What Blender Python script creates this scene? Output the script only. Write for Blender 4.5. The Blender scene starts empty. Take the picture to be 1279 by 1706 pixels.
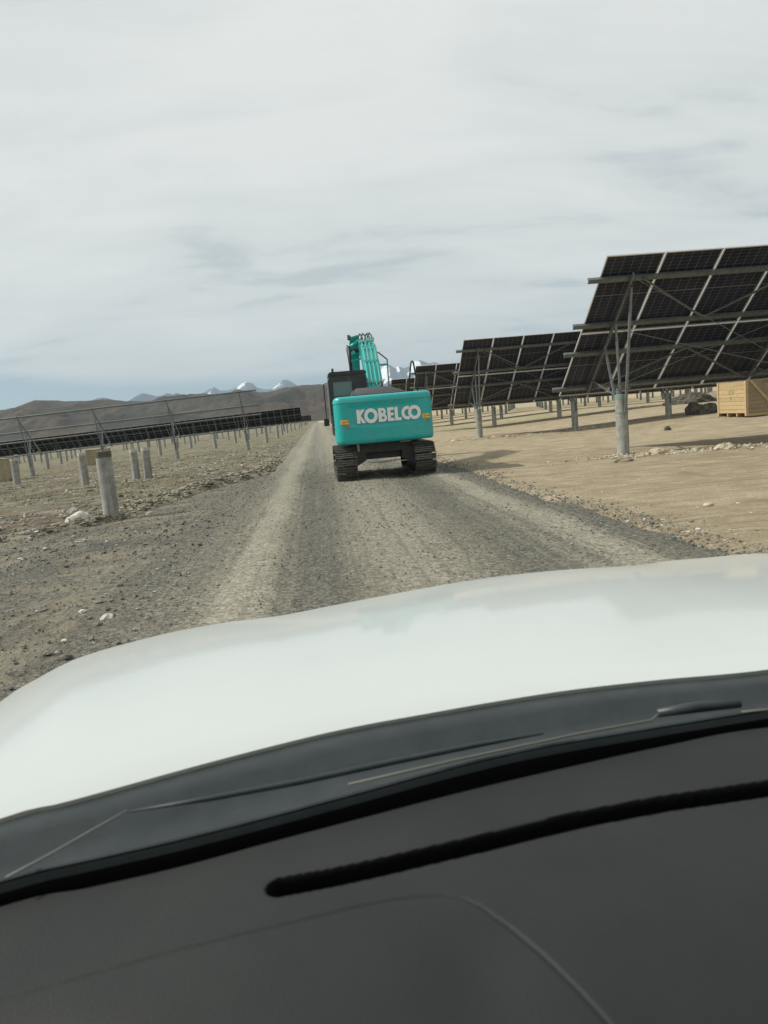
import bpy, bmesh, math, random
import numpy as np
from mathutils import Vector, Matrix
random.seed(7); rng = np.random.default_rng(11)
sc = bpy.context.scene
col = sc.collection
R_ = math.radians

# ------------------------------------------------------------------ camera
H = 1.5
PW, PH, F = 1279.0, 1706.0, 1250.0
def _n(v): return v/np.linalg.norm(v)
_Y = _n(np.array([(528.-639.5)/F, -(700.-853.)/F, -1])); _h = _n(np.array([1, .085, 0.]))
_Z = _n(np.cross(_h, _Y)); _X = np.cross(_Y, _Z)
ROT = np.array([_X, _Y, _Z])
cam_d = bpy.data.cameras.new('camera'); cam = bpy.data.objects.new('camera', cam_d); col.objects.link(cam)
M4 = Matrix([list(ROT[i])+[0] for i in range(3)]+[[0, 0, 0, 1]]); M4.translation = (0, 0, H)
cam.matrix_world = M4
cam_d.sensor_fit = 'HORIZONTAL'; cam_d.sensor_width = 36; cam_d.lens = 36*F/PW
cam_d.clip_start = .05; cam_d.clip_end = 60000
cam_d.dof.use_dof = True; cam_d.dof.focus_distance = 20; cam_d.dof.aperture_fstop = 13
sc.camera = cam
def ray(px, py): return ROT@np.array([(px-639.5)/F, -(py-853.)/F, -1])
def on_z(px, py, z):                                  # where the line of sight meets height z
    d = ray(px, py); t = (z-H)/d[2]; return (d[0]*t, d[1]*t, z)
def on_y(px, py, y):
    d = ray(px, py); t = y/d[1]; return (d[0]*t, y, H+d[2]*t)

# ------------------------------------------------------------------ light
SUN_EL, SUN_DIR = 42.0, Vector((1, -.13, 0)).normalized()      # direction the shadows fall
sun_d = bpy.data.lights.new('sun', 'SUN'); sun = bpy.data.objects.new('sun', sun_d); col.objects.link(sun)
sun_d.energy = 4.6; sun_d.angle = R_(.9); sun_d.color = (1, .95, .86)
ld = Vector((SUN_DIR.x*math.cos(R_(SUN_EL)), SUN_DIR.y*math.cos(R_(SUN_EL)), -math.sin(R_(SUN_EL))))
sun.rotation_euler = ld.to_track_quat('-Z', 'Y').to_euler()
w = bpy.data.worlds.new('World'); sc.world = w; w.use_nodes = True
nt = w.node_tree; nt.nodes.clear()
def N(t, **k):
    n = nt.nodes.new(t)
    for a, b in k.items(): setattr(n, a, b)
    return n
def L(a, b): nt.links.new(a, b)
def math_(op, a, b=None, c=None, clamp=False):
    n = N('ShaderNodeMath', operation=op, use_clamp=clamp)
    for i, v in enumerate((a, b, c)):
        if v is None: continue
        if isinstance(v, (int, float)): n.inputs[i].default_value = v
        else: L(v, n.inputs[i])
    return n.outputs[0]
sky = N('ShaderNodeTexSky'); sky.sky_type = 'NISHITA'; sky.sun_disc = False
sky.sun_elevation = R_(SUN_EL); sky.sun_rotation = math.atan2(-SUN_DIR.x, -SUN_DIR.y); sky.altitude = 2800
sky.air_density = 1.0; sky.dust_density = .4
tc = N('ShaderNodeTexCoord'); sp = N('ShaderNodeSeparateXYZ'); L(tc.outputs['Generated'], sp.inputs[0])
zz = math_('MAXIMUM', sp.outputs[2], 0.0)
den = math_('ADD', zz, .26)
u_ = math_('DIVIDE', sp.outputs[0], den); v_ = math_('DIVIDE', sp.outputs[1], den)
cb = N('ShaderNodeCombineXYZ'); L(u_, cb.inputs[0]); L(v_, cb.inputs[1])
def cloudnoise(scale, loc, rot, sx, sy, detail, rough, dist=.3):
    m = N('ShaderNodeMapping'); m.inputs['Location'].default_value = loc; m.inputs['Rotation'].default_value = (0, 0, R_(rot)); m.inputs['Scale'].default_value = (sx, sy, 1)
    L(cb.outputs[0], m.inputs[0]); n = N('ShaderNodeTexNoise'); n.inputs['Scale'].default_value = scale; n.inputs['Detail'].default_value = detail
    n.inputs['Roughness'].default_value = rough; n.inputs['Distortion'].default_value = dist; L(m.outputs[0], n.inputs[0]); return n.outputs[0]
n1 = cloudnoise(1.15, (3.4, 1.9, 0), 14, .85, 1.35, 7, .52)
n2 = cloudnoise(3.0, (1.7, 7.6, 0), 24, .6, 1.7, 7, .58, .6)
nsum = math_('ADD', math_('MULTIPLY', n1, .62), math_('MULTIPLY', n2, .38))
cr = N('ShaderNodeValToRGB'); L(nsum, cr.inputs[0])
cr.color_ramp.elements[0].position = .40; cr.color_ramp.elements[0].color = (.58, .635, .65, 1)
cr.color_ramp.elements[1].position = .59; cr.color_ramp.elements[1].color = (.86, .875, .85, 1)
e = cr.color_ramp.elements.new(.46); e.color = (.76, .79, .775, 1)
# edge of the cloud deck: blue band low over the horizon, thinner to the right
az = math_('DIVIDE', sp.outputs[0], math_('MAXIMUM', sp.outputs[1], .05))
edge = math_('ADD', .060, math_('MULTIPLY', math_('MAXIMUM', math_('MINIMUM', az, .5), -.6), -.035))
n3 = cloudnoise(1.2, (9, 2, 0), 4, .5, .5, 4, .5)
edge = math_('ADD', edge, math_('MULTIPLY', math_('SUBTRACT', n3, .5), .05))
mr = N('ShaderNodeMapRange', interpolation_type='SMOOTHSTEP'); L(math_('SUBTRACT', sp.outputs[2], edge), mr.inputs[0])
mr.inputs[1].default_value = -.008; mr.inputs[2].default_value = .014
# opening of blue further up on the right
n4 = cloudnoise(.5, (4.4, 8.1, 0), 10, .6, 1.2, 4, .5)
mr2 = N('ShaderNodeMapRange', interpolation_type='SMOOTHSTEP'); L(n4, mr2.inputs[0]); mr2.inputs[1].default_value = .30; mr2.inputs[2].default_value = .42
cov = math_('MULTIPLY', mr.outputs[0], math_('ADD', .75, math_('MULTIPLY', mr2.outputs[0], .25)))
tint = N('ShaderNodeMix', data_type='RGBA', blend_type='MULTIPLY'); tint.inputs[0].default_value = 1
L(sky.outputs[0], tint.inputs[6]); tint.inputs[7].default_value = (.075, .083, .085, 1)
mx = N('ShaderNodeMix', data_type='RGBA'); L(cov, mx.inputs[0]); L(tint.outputs[2], mx.inputs[6]); L(cr.outputs[0], mx.inputs[7])
bg = N('ShaderNodeBackground'); bg.inputs[1].default_value = 1.0; L(mx.outputs[2], bg.inputs[0])
wo = N('ShaderNodeOutputWorld'); L(bg.outputs[0], wo.inputs[0])
# the sky texture reaches the Background at about strength .08 (tint above), the clouds at their own radiance
sc.view_settings.view_transform = 'Standard'; sc.view_settings.look = 'None'; sc.view_settings.gamma = 1
sc.view_settings.exposure = 0.0; sc.view_settings.use_curve_mapping = False
sc.render.engine = 'CYCLES'
sc.cycles.volume_bounces = 0; sc.cycles.max_bounces = 8

# ------------------------------------------------------------------ materials
MATS = {}
def mat(name, color, rough=.6, metal=0, noise=None, bump=None, spec=.5, coat=0, coords='Object', trans=0):
    """noise = (scale, color2, lo, hi) ; bump = (scale, strength, distance)"""
    if name in MATS: return MATS[name]
    m = bpy.data.materials.new(name); m.use_nodes = True; t = m.node_tree
    b = t.nodes['Principled BSDF']
    b.inputs['Base Color'].default_value = (*color, 1); b.inputs['Roughness'].default_value = rough; b.inputs['Metallic'].default_value = metal
    b.inputs['Specular IOR Level'].default_value = spec; b.inputs['Coat Weight'].default_value = coat; b.inputs['Coat Roughness'].default_value = .08
    b.inputs['Transmission Weight'].default_value = trans
    c = t.nodes.new('ShaderNodeTexCoord')
    if noise:
        n = t.nodes.new('ShaderNodeTexNoise'); n.inputs['Scale'].default_value = noise[0]; n.inputs['Detail'].default_value = 6; n.inputs['Roughness'].default_value = .65
        t.links.new(c.outputs[coords], n.inputs[0])
        r = t.nodes.new('ShaderNodeValToRGB'); r.color_ramp.elements[0].position = noise[2]; r.color_ramp.elements[1].position = noise[3]
        r.color_ramp.elements[0].color = (*color, 1); r.color_ramp.elements[1].color = (*noise[1], 1)
        t.links.new(n.outputs[0], r.inputs[0]); t.links.new(r.outputs[0], b.inputs['Base Color'])
    if bump:
        n = t.nodes.new('ShaderNodeTexNoise'); n.inputs['Scale'].default_value = bump[0]; n.inputs['Detail'].default_value = 6; t.links.new(c.outputs[coords], n.inputs[0])
        bp = t.nodes.new('ShaderNodeBump'); bp.inputs['Strength'].default_value = bump[1]; bp.inputs['Distance'].default_value = bump[2]
        t.links.new(n.outputs[0], bp.inputs['Height']); t.links.new(bp.outputs[0], b.inputs['Normal'])
    MATS[name] = m; return m
class G:                                              # small node-graph helper for the ground materials
    def __init__(s, name, rough=.95):
        s.m = bpy.data.materials.new(name); s.m.use_nodes = True; s.t = s.m.node_tree; s.b = s.t.nodes['Principled BSDF']
        s.b.inputs['Roughness'].default_value = rough; s.b.inputs['Specular IOR Level'].default_value = .2
        s.g = s.t.nodes.new('ShaderNodeNewGeometry'); s.x = s.t.nodes.new('ShaderNodeSeparateXYZ'); s.t.links.new(s.g.outputs['Position'], s.x.inputs[0])
        s.X, s.Y, s.Zc = s.x.outputs; s.P = s.g.outputs['Position']
    def op(s, o, a, b=None, clamp=False):
        n = s.t.nodes.new('ShaderNodeMath'); n.operation = o; n.use_clamp = clamp
        for i, v in enumerate((a, b)):
            if v is None: continue
            if isinstance(v, (int, float)): n.inputs[i].default_value = v
            else: s.t.links.new(v, n.inputs[i])
        return n.outputs[0]
    def noise(s, scale, sc3=(1, 1, 1), detail=5, rough=.6, dist=0, loc=(0, 0, 0), rot=0):
        mp = s.t.nodes.new('ShaderNodeMapping'); mp.inputs['Scale'].default_value = sc3; mp.inputs['Location'].default_value = loc; mp.inputs['Rotation'].default_value = (0, 0, R_(rot))
        s.t.links.new(s.P, mp.inputs[0]); n = s.t.nodes.new('ShaderNodeTexNoise'); n.inputs['Scale'].default_value = scale; n.inputs['Detail'].default_value = detail
        n.inputs['Roughness'].default_value = rough; n.inputs['Distortion'].default_value = dist; s.t.links.new(mp.outputs[0], n.inputs[0]); return n.outputs[0]
    def ss(s, v, a, b):
        n = s.t.nodes.new('ShaderNodeMapRange'); n.interpolation_type = 'SMOOTHSTEP'; s.t.links.new(v, n.inputs[0]); n.inputs[1].default_value = a; n.inputs[2].default_value = b; return n.outputs[0]
    def ramp(s, v, stops):
        r = s.t.nodes.new('ShaderNodeValToRGB'); s.t.links.new(v, r.inputs[0]); E = r.color_ramp.elements
        E[0].position, E[0].color = stops[0][0], (*stops[0][1], 1); E[1].position, E[1].color = stops[-1][0], (*stops[-1][1], 1)
        for p, c in stops[1:-1]: e = E.new(p); e.color = (*c, 1)
        return r.outputs[0]
    def mix(s, f, a, b, mode='MIX'):
        n = s.t.nodes.new('ShaderNodeMix'); n.data_type = 'RGBA'; n.blend_type = mode
        for i, v in ((0, f), (6, a), (7, b)):
            if isinstance(v, (int, float)): n.inputs[i].default_value = v
            elif isinstance(v, tuple): n.inputs[i].default_value = (*v, 1)
            else: s.t.links.new(v, n.inputs[i])
        return n.outputs[2]
    def fin(s, c, h=None, strength=.5, dist=.02):
        s.t.links.new(c, s.b.inputs['Base Color'])
        if h is not None:
            bp = s.t.nodes.new('ShaderNodeBump'); bp.inputs['Strength'].default_value = strength; bp.inputs['Distance'].default_value = dist
            s.t.links.new(h, bp.inputs['Height']); s.t.links.new(bp.outputs[0], s.b.inputs['Normal'])
        return s.m

# gravel road
g = G('gravel')
a = g.noise(1.0, (1, .10, 1), 4, .6, .4)                    # streaks along the road
wx = g.op('ADD', g.X, g.op('MULTIPLY', g.op('SUBTRACT', g.noise(.35, (1, .5, 1), 2), .5), .7))
def band(c, wd):                                            # a wheel track as worn lane colour
    return g.op('SUBTRACT', 1.0, g.ss(g.op('ABSOLUTE', g.op('SUBTRACT', wx, c)), wd*.25, wd))
light = g.op('MAXIMUM', g.op('MULTIPLY', band(-.85, .38), .85), g.op('MAXIMUM', g.op('MULTIPLY', band(.85, .7), .55), g.op('MULTIPLY', band(2.75, .35), .8)))
dark = g.op('MAXIMUM', g.op('MULTIPLY', band(-.15, .5), 1.0), g.op('MAXIMUM', band(2.0, .42), g.op('MULTIPLY', band(3.45, .6), .9)))
dark = g.op('MAXIMUM', dark, g.op('MULTIPLY', g.op('SUBTRACT', 1.0, g.ss(wx, -2.0, -1.15)), .85))
def vor(scale):
    n = g.t.nodes.new('ShaderNodeTexVoronoi'); n.inputs['Scale'].default_value = scale; g.t.links.new(g.P, n.inputs[0]); s_ = g.t.nodes.new('ShaderNodeSeparateColor'); g.t.links.new(n.outputs['Color'], s_.inputs[0]); return s_.outputs[0], n.outputs['Distance']
v1, d1 = vor(26); v2, d2 = vor(60)
fine = g.op('ADD', g.op('MULTIPLY', g.noise(30, (1, 1, 1), 6, .8), .5), g.op('ADD', g.op('MULTIPLY', v1, .28), g.op('MULTIPLY', v2, .22)))
mid = g.noise(2.2, (1, .6, 1), 6, .65)
base = g.ramp(fine, [(.30, (.085, .080, .066)), (.5, (.175, .165, .132)), (.70, (.31, .295, .24))])
base = g.mix(g.op('MULTIPLY', g.ss(mid, .45, .7), .5), base, (.215, .195, .14))
patch = g.op('MULTIPLY', g.ss(g.noise(.5, (1, .7, 1), 5, .6, .5, (5, 2, 0)), .45, .62), .45)
lgt = g.op('MULTIPLY', light, g.op('ADD', .45, g.op('MULTIPLY', a, .7)), True)
base = g.mix(lgt, base, g.ramp(fine, [(.3, (.22, .208, .16)), (.7, (.47, .44, .355))]))
drk = g.op('MULTIPLY', dark, g.op('ADD', .35, g.op('MULTIPLY', a, .75)), True)
base = g.mix(drk, base, g.ramp(fine, [(.3, (.055, .055, .048)), (.7, (.175, .17, .145))]))
leftm = g.op('SUBTRACT', 1.0, g.ss(wx, -2.6, -1.6))
p2 = g.ss(g.noise(1.1, (.7, 1.2, 1), 6, .7, .8, (4, 7, 0)), .46, .60); p3 = g.ss(g.noise(.9, (.8, .9, 1), 6, .7, .6, (1, 5, 0)), .50, .62)
base = g.mix(g.op('MULTIPLY', g.op('ADD', g.op('MULTIPLY', patch, .6), g.op('MULTIPLY', p2, .65)), leftm, True), base, (.25, .215, .155))
base = g.mix(g.op('MULTIPLY', g.op('MULTIPLY', p3, leftm), .6), base, (.075, .07, .06))
base = g.mix(g.op('MULTIPLY', p2, .22), base, (.20, .175, .125))
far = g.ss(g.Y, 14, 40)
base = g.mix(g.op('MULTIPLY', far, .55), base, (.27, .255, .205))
tr1 = g.ss(g.noise(1.0, (7, .05, 1), 3, .6, .2, (2, 0, 0)), .52, .62); tr2 = g.ss(g.noise(1.0, (9, .06, 1), 3, .6, .2, (8, 3, 0)), .54, .64)
base = g.mix(g.op('MULTIPLY', tr1, .16), base, (.33, .31, .24)); base = g.mix(g.op('MULTIPLY', tr2, .26), base, (.085, .083, .072))
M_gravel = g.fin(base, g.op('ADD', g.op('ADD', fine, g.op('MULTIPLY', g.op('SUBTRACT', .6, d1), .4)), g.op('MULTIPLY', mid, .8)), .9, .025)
# open ground
g = G('soil')
big = g.noise(.12, (1, 1, 1), 5, .6, .5); fine = g.noise(22, (1, 1, 1), 6, .75); mid = g.noise(1.3, (1, 1, 1), 6, .65, .4)
rake = g.noise(2.0, (.16, 2.4, 1), 5, .7, .5, (0, 0, 0), -7)
tan = g.ramp(mid, [(.3, (.34, .272, .178)), (.5, (.46, .378, .255)), (.7, (.58, .49, .35))])
tan = g.mix(g.op('MULTIPLY', g.ss(rake, .50, .62), .6), tan, (.28, .225, .145))
tan = g.mix(g.op('MULTIPLY', g.ss(rake, .50, .32), .25), tan, (.58, .50, .36))
tan = g.mix(g.op('MULTIPLY', g.ss(fine, .48, .62), .4), tan, (.25, .205, .14))
rk2 = g.noise(7, (.08, 1.8, 1), 4, .65, .3, (5, 0, 0), -4)
tan = g.mix(g.op('MULTIPLY', g.ss(rk2, .52, .62), .45), tan, (.29, .24, .16))
tan = g.mix(g.op('MULTIPLY', g.ss(g.noise(.6, (1, 1, 1), 5, .65, .3, (3, 3, 0)), .53, .66), .55), tan, (.32, .27, .18))
lft = g.ramp(mid, [(.38, (.085, .075, .058)), (.5, (.21, .185, .14)), (.62, (.39, .35, .275))])
lft = g.mix(g.op('MULTIPLY', g.ss(big, .45, .6), .38), lft, (.24, .235, .125))          # dry yellow-green growth
lft = g.mix(g.op('MULTIPLY', g.ss(g.noise(.45, (1, 1, 1), 4, .6, .4, (7, 1, 0)), .52, .66), .6), lft, (.25, .165, .115))
lft = g.mix(g.op('MULTIPLY', g.ss(fine, .46, .60), .65), lft, (.075, .068, .05))
lft = g.mix(g.op('MULTIPLY', g.ss(g.noise(3.5, (.5, 1.4, 1), 5, .7, .6, (2, 9, 0)), .52, .64), .6), lft, (.085, .078, .055))
lft = g.mix(g.op('MULTIPLY', g.ss(fine, .60, .72), .5), lft, (.42, .40, .34))
side = g.ss(g.op('ADD', g.X, g.op('MULTIPLY', mid, .6)), .2, 1.5)
colr = g.mix(side, lft, tan)
gr = g.op('MULTIPLY', g.ss(g.noise(.09, (.5, 1, 1), 4, .6, .3, (1, 8, 0)), .5, .62), g.ss(g.Y, 30, 60))
colr = g.mix(g.op('MULTIPLY', gr, .5), colr, (.22, .235, .10))
M_soil = g.fin(colr, g.op('ADD', fine, g.op('ADD', g.op('MULTIPLY', mid, 1.8), g.op('ADD', g.op('MULTIPLY', rake, 1.6), g.op('MULTIPLY', rk2, .8)))), 1, .06)
# hills
g = G('hill_rock', 1)
hn = g.noise(.004, (1, 1, 1), 8, .62, .6); hn2 = g.noise(.02, (1, 1, 1), 6, .7)
hc = g.ramp(hn, [(.36, (.038, .042, .032)), (.46, (.055, .050, .037)), (.52, (.075, .058, .042)), (.57, (.105, .070, .048)), (.62, (.06, .058, .042)), (.72, (.10, .08, .055))])
hc = g.mix(g.op('MULTIPLY', hn2, .6), hc, (.045, .042, .032))
M_hill = g.fin(hc, hn2, .8, 12)
g = G('mountain_rock_hazy', 1)
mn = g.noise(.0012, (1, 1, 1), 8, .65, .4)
rock = g.ramp(mn, [(.35, (.03, .05, .085)), (.65, (.075, .095, .135))])  # blue of the distant haze mixed into the rock colour
nz = g.t.nodes.new('ShaderNodeSeparateXYZ'); g.t.links.new(g.g.outputs['Normal'], nz.inputs[0])
mn2 = g.noise(.0035, (1, 1, 1), 6, .6)
snowm = g.ss(g.op('ADD', g.op('ADD', g.op('MULTIPLY', g.Zc, .4), g.op('MULTIPLY', nz.outputs[0], -330)), g.op('ADD', g.op('MULTIPLY', g.op('SUBTRACT', mn, .5), 900), g.op('MULTIPLY', g.op('SUBTRACT', mn2, .5), 900))), 400, 455)
M_mount = g.fin(g.mix(snowm, rock, (.85, .87, .9)))

concrete = mat('concrete', (.36, .36, .33), .9, noise=(5, (.25, .25, .225), .38, .62), bump=(40, .3, .01))
concrete_dark = mat('dark_capping', (.07, .065, .05), .9, noise=(30, (.14, .12, .09), .4, .6))
steel = mat('galvanised_steel', (.21, .23, .225), .5, .5, noise=(9, (.15, .165, .165), .4, .6))
band_m = mat('clamp_band', (.20, .29, .25), .6, .3)
frame_m = mat('aluminium_frame', (.62, .63, .63), .4, .6)
teal = mat('teal_paint', (.002, .36, .345), .34, 0, noise=(2.5, (.006, .39, .37), .3, .7), coat=.35)
teal_d = mat('teal_light_paint', (.02, .40, .345), .4, coat=.3)
white_p = mat('white_lettering', (.80, .80, .80), .5)
black_p = mat('black_paint', (.018, .020, .022), .45, noise=(8, (.03, .033, .035), .4, .6))
grey_p = mat('dark_grey_cover', (.055, .058, .062), .5, noise=(14, (.08, .08, .08), .4, .7))
rubber = mat('track_steel', (.05, .047, .042), .7, .3, noise=(12, (.15, .14, .115), .42, .62), bump=(50, .4, .01))
hose_m = mat('black_hose', (.015, .015, .015), .5)
glass_m = mat('cab_glass', (.10, .16, .155), .08, spec=.8)
yellow_m = mat('sticker_yellow', (.85, .52, .03), .5); red_m = mat('sticker_red', (.55, .05, .09), .5)
orange_m = mat('sticker_orange', (.80, .25, .03), .5)
chrome = mat('chrome_rod', (.6, .6, .6), .2, 1)
wood = mat('crate_wood', (.34, .24, .12), .8, noise=(6, (.46, .345, .19), .3, .7), bump=(40, .2, .01))
wood2 = mat('crate_wood_pale', (.50, .38, .215), .8, noise=(9, (.39, .285, .15), .3, .7), bump=(40, .2, .01))
ink = mat('stencil_ink', (.16, .22, .11), .8)
rock_m = mat('field_stone', (.33, .31, .26), .95, noise=(7, (.22, .21, .18), .35, .65), bump=(30, .5, .02), coords='Object')
rock_l = mat('pale_stone', (.58, .56, .49), .9, noise=(9, (.42, .40, .34), .35, .7), bump=(30, .4, .01))
clod_m = mat('soil_clod', (.19, .165, .115), 1, noise=(5, (.30, .26, .18), .35, .65), bump=(25, .6, .02))
clod_tan = mat('tan_clod', (.40, .33, .23), 1, noise=(5, (.54, .46, .34), .35, .65), bump=(25, .6, .02))
dark_soil = mat('dark_soil', (.06, .055, .045), 1, noise=(4, (.14, .125, .095), .4, .65), bump=(12, .7, .04))
car_white = mat('car_white_paint', (.50, .535, .525), .36, 0, noise=(1.5, (.53, .565, .555), .3, .7), coat=.5)
plastic = mat('cowl_plastic', (.020, .027, .029), .45, noise=(30, (.03, .039, .042), .35, .65), bump=(300, .1, .001))
seal_slot_m = mat('black_rubber_slot_shade', (.004, .004, .004), .8, spec=.1)  # rubber seal, also the painted shade inside the dash slot
dash_m = mat('dash_plastic', (.0125, .0148, .0155), .6, noise=(5, (.020, .0215, .0215), .35, .65), bump=(700, .5, .001), spec=.35)

def layer(m, scale3, nscale, lo, hi, c2, amt):
    t = m.node_tree; b = t.nodes['Principled BSDF']; src = b.inputs['Base Color'].links[0].from_socket
    tc = t.nodes.new('ShaderNodeTexCoord'); mp = t.nodes.new('ShaderNodeMapping'); mp.inputs['Scale'].default_value = scale3; n = t.nodes.new('ShaderNodeTexNoise'); n.inputs['Scale'].default_value = nscale; n.inputs['Detail'].default_value = 8; n.inputs['Roughness'].default_value = .7
    t.links.new(tc.outputs['Object'], mp.inputs[0]); t.links.new(mp.outputs[0], n.inputs[0]); r = t.nodes.new('ShaderNodeMapRange'); r.inputs[1].default_value = lo; r.inputs[2].default_value = hi; r.inputs[4].default_value = amt
    t.links.new(n.outputs[0], r.inputs[0]); x = t.nodes.new('ShaderNodeMix'); x.data_type = 'RGBA'; t.links.new(r.outputs[0], x.inputs[0]); t.links.new(src, x.inputs[6]); x.inputs[7].default_value = (*c2, 1); t.links.new(x.outputs[2], b.inputs['Base Color'])
layer(concrete, (9, 9, .9), 1.3, .46, .66, (.14, .135, .11), .75)
layer(concrete, (1, 1, 1), 6, .5, .7, (.46, .44, .38), .5)
layer(teal, (.5, .5, 2.2), 2.5, .50, .74, (.22, .27, .23), .45)
layer(teal, (1, 1, 1), 11, .56, .70, (.02, .19, .18), .4)
layer(black_p, (1, 1, 1), 5, .5, .7, (.10, .09, .072), .6)
# panel laminate seen from behind: 6 x 24 half cells with pale gridlines
def panel_mat(fine=True):
    m = bpy.data.materials.new('solar_laminate' if fine else 'solar_laminate_far'); m.use_nodes = True; t = m.node_tree; b = t.nodes['Principled BSDF']
    b.inputs['Roughness'].default_value = .35; b.inputs['Specular IOR Level'].default_value = .25
    tc = t.nodes.new('ShaderNodeTexCoord'); s = t.nodes.new('ShaderNodeSeparateXYZ'); t.links.new(tc.outputs['UV'], s.inputs[0])
    def op(o, a, b_=None):
        n = t.nodes.new('ShaderNodeMath'); n.operation = o
        for i, v in enumerate((a, b_)):
            if v is None: continue
            if isinstance(v, (int, float)): n.inputs[i].default_value = v
            else: t.links.new(v, n.inputs[i])
        return n.outputs[0]
    def line(c, k, wd):
        f = op('ABSOLUTE', op('SUBTRACT', op('FRACT', op('ADD', op('MULTIPLY', c, k), .5)), .5)); return op('LESS_THAN', f, wd)
    u, v = s.outputs[0], s.outputs[1]
    l1 = op('MULTIPLY', line(u, 6, .03), .8); l2 = op('MULTIPLY', line(v, 24, .08), .38)
    l3 = op('MULTIPLY', op('LESS_THAN', op('ABSOLUTE', op('SUBTRACT', v, .5)), .006), 1.6)
    ln = op('MAXIMUM', op('MAXIMUM', l1, l2), l3)
    ns = t.nodes.new('ShaderNodeTexNoise'); ns.inputs['Scale'].default_value = .9; t.links.new(t.nodes.new('ShaderNodeNewGeometry').outputs['Position'], ns.inputs[0])
    r = t.nodes.new('ShaderNodeValToRGB'); r.color_ramp.elements[0].position = .4; r.color_ramp.elements[1].position = .62
    r.color_ramp.elements[0].color = (.013, .018, .032, 1); r.color_ramp.elements[1].color = (.026, .027, .048, 1); t.links.new(ns.outputs[0], r.inputs[0])
    mx = t.nodes.new('ShaderNodeMix'); mx.data_type = 'RGBA'; mx.clamp_factor = True; t.links.new(ln, mx.inputs[0]); t.links.new(r.outputs[0], mx.inputs[6]); mx.inputs[7].default_value = (.15, .17, .185, 1)
    t.links.new(mx.outputs[2], b.inputs['Base Color']); return m
M_pan = panel_mat(); M_pan_far = mat('far_laminate', (.018, .021, .030), .4, spec=.25); frame_far = mat('far_frame', (.26, .27, .27), .5, .4)

# ------------------------------------------------------------------ mesh helpers
class MB:
    def __init__(s): s.v = []; s.f = []; s.mi = []; s.cur = 0; s.uv = {}
    def add(s, vs, fs):
        o = len(s.v); s.v += [tuple(map(float, p)) for p in vs]
        for f in fs: s.f.append(tuple(i+o for i in f)); s.mi.append(s.cur)
    def box(s, a, b, rot=None, org=None):
        x0, y0, z0 = a; x1, y1, z1 = b
        vs = [(x0, y0, z0), (x1, y0, z0), (x1, y1, z0), (x0, y1, z0), (x0, y0, z1), (x1, y0, z1), (x1, y1, z1), (x0, y1, z1)]
        if rot is not None: vs = [tuple(rot@Vector(p)+Vector(org or (0, 0, 0))) for p in vs]
        s.add(vs, [(0, 3, 2, 1), (4, 5, 6, 7), (0, 1, 5, 4), (1, 2, 6, 5), (2, 3, 7, 6), (3, 0, 4, 7)])
    def bar(s, p, q, w_, h_, up=(0, 0, 1)):
        p = Vector(p); q = Vector(q); d = (q-p); l = d.length; d.normalize(); up = Vector(up)
        sx = d.cross(up)
        if sx.length < 1e-4: sx = d.cross(Vector((1, 0, 0)))
        sx.normalize(); sz = sx.cross(d)
        vs = []
        for e in (p, q):
            for a, b in ((-1, -1), (1, -1), (1, 1), (-1, 1)): vs.append(e+sx*(a*w_/2)+sz*(b*h_/2))
        s.add(vs, [(3, 2, 1, 0), (4, 5, 6, 7), (0, 1, 5, 4), (1, 2, 6, 5), (2, 3, 7, 6), (3, 0, 4, 7)])
    def tube(s, pts, r, n=8, caps=True):
        pts = [Vector(p) for p in pts]; rings = []
        rs = r if isinstance(r, (list, tuple)) else [r]*len(pts)
        ref = None
        for i, p in enumerate(pts):
            d = (pts[min(i+1, len(pts)-1)]-pts[max(i-1, 0)]).normalized()
            if ref is None: ref = d.cross(Vector((0, 0, 1))); ref = ref if ref.length > 1e-3 else Vector((1, 0, 0))
            a = (ref-d*ref.dot(d)).normalized(); ref = a; b = d.cross(a)
            rings.append([p+(a*math.cos(t)+b*math.sin(t))*rs[i] for t in [2*math.pi*k/n for k in range(n)]])
        vs = [q for rg in rings for q in rg]; fs = []
        for i in range(len(pts)-1):
            for k in range(n): fs.append((i*n+k, i*n+(k+1) % n, (i+1)*n+(k+1) % n, (i+1)*n+k))
        if caps: fs.append(tuple(range(n-1, -1, -1))); fs.append(tuple(range((len(pts)-1)*n, len(pts)*n)))
        s.add(vs, fs)
    def prism(s, prof, x0, x1):                      # (y,z) profile extruded along x
        n = len(prof); vs = [(x0, y, z) for y, z in prof]+[(x1, y, z) for y, z in prof]
        fs = [tuple(range(n)), tuple(range(2*n-1, n-1, -1))]+[(i, i+n, (i+1) % n+n, (i+1) % n) for i in range(n)]
        s.add(vs, fs)
    def grid(s, P, nu, nv, wrap=False):
        fs = []
        for i in range(nu-1):
            for j in range(nv-1): fs.append((i*nv+j, (i+1)*nv+j, (i+1)*nv+j+1, i*nv+j+1))
        s.add(P, fs)
    def build(s, name, m, parent=None, smooth=False, bevel=0, loc=None, autos=None):
        me = bpy.data.meshes.new(name); me.from_pydata(s.v, [], s.f)
        for k in (m if isinstance(m, (list, tuple)) else [m]): me.materials.append(k)
        if any(s.mi): me.polygons.foreach_set('material_index', s.mi)
        bm = bmesh.new(); bm.from_mesh(me); bmesh.ops.recalc_face_normals(bm, faces=bm.faces)
        if bevel:
            bmesh.ops.bevel(bm, geom=[e for e in bm.edges if len(e.link_faces) == 2 and e.calc_face_angle(0) > .5], offset=bevel, segments=2, affect='EDGES', clamp_overlap=True)
        bm.to_mesh(me); bm.free()
        if smooth:
            me.polygons.foreach_set('use_smooth', [True]*len(me.polygons))
            if autos: me.set_sharp_from_angle(angle=R_(autos))
        return link(name, me, parent, loc)
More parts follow.
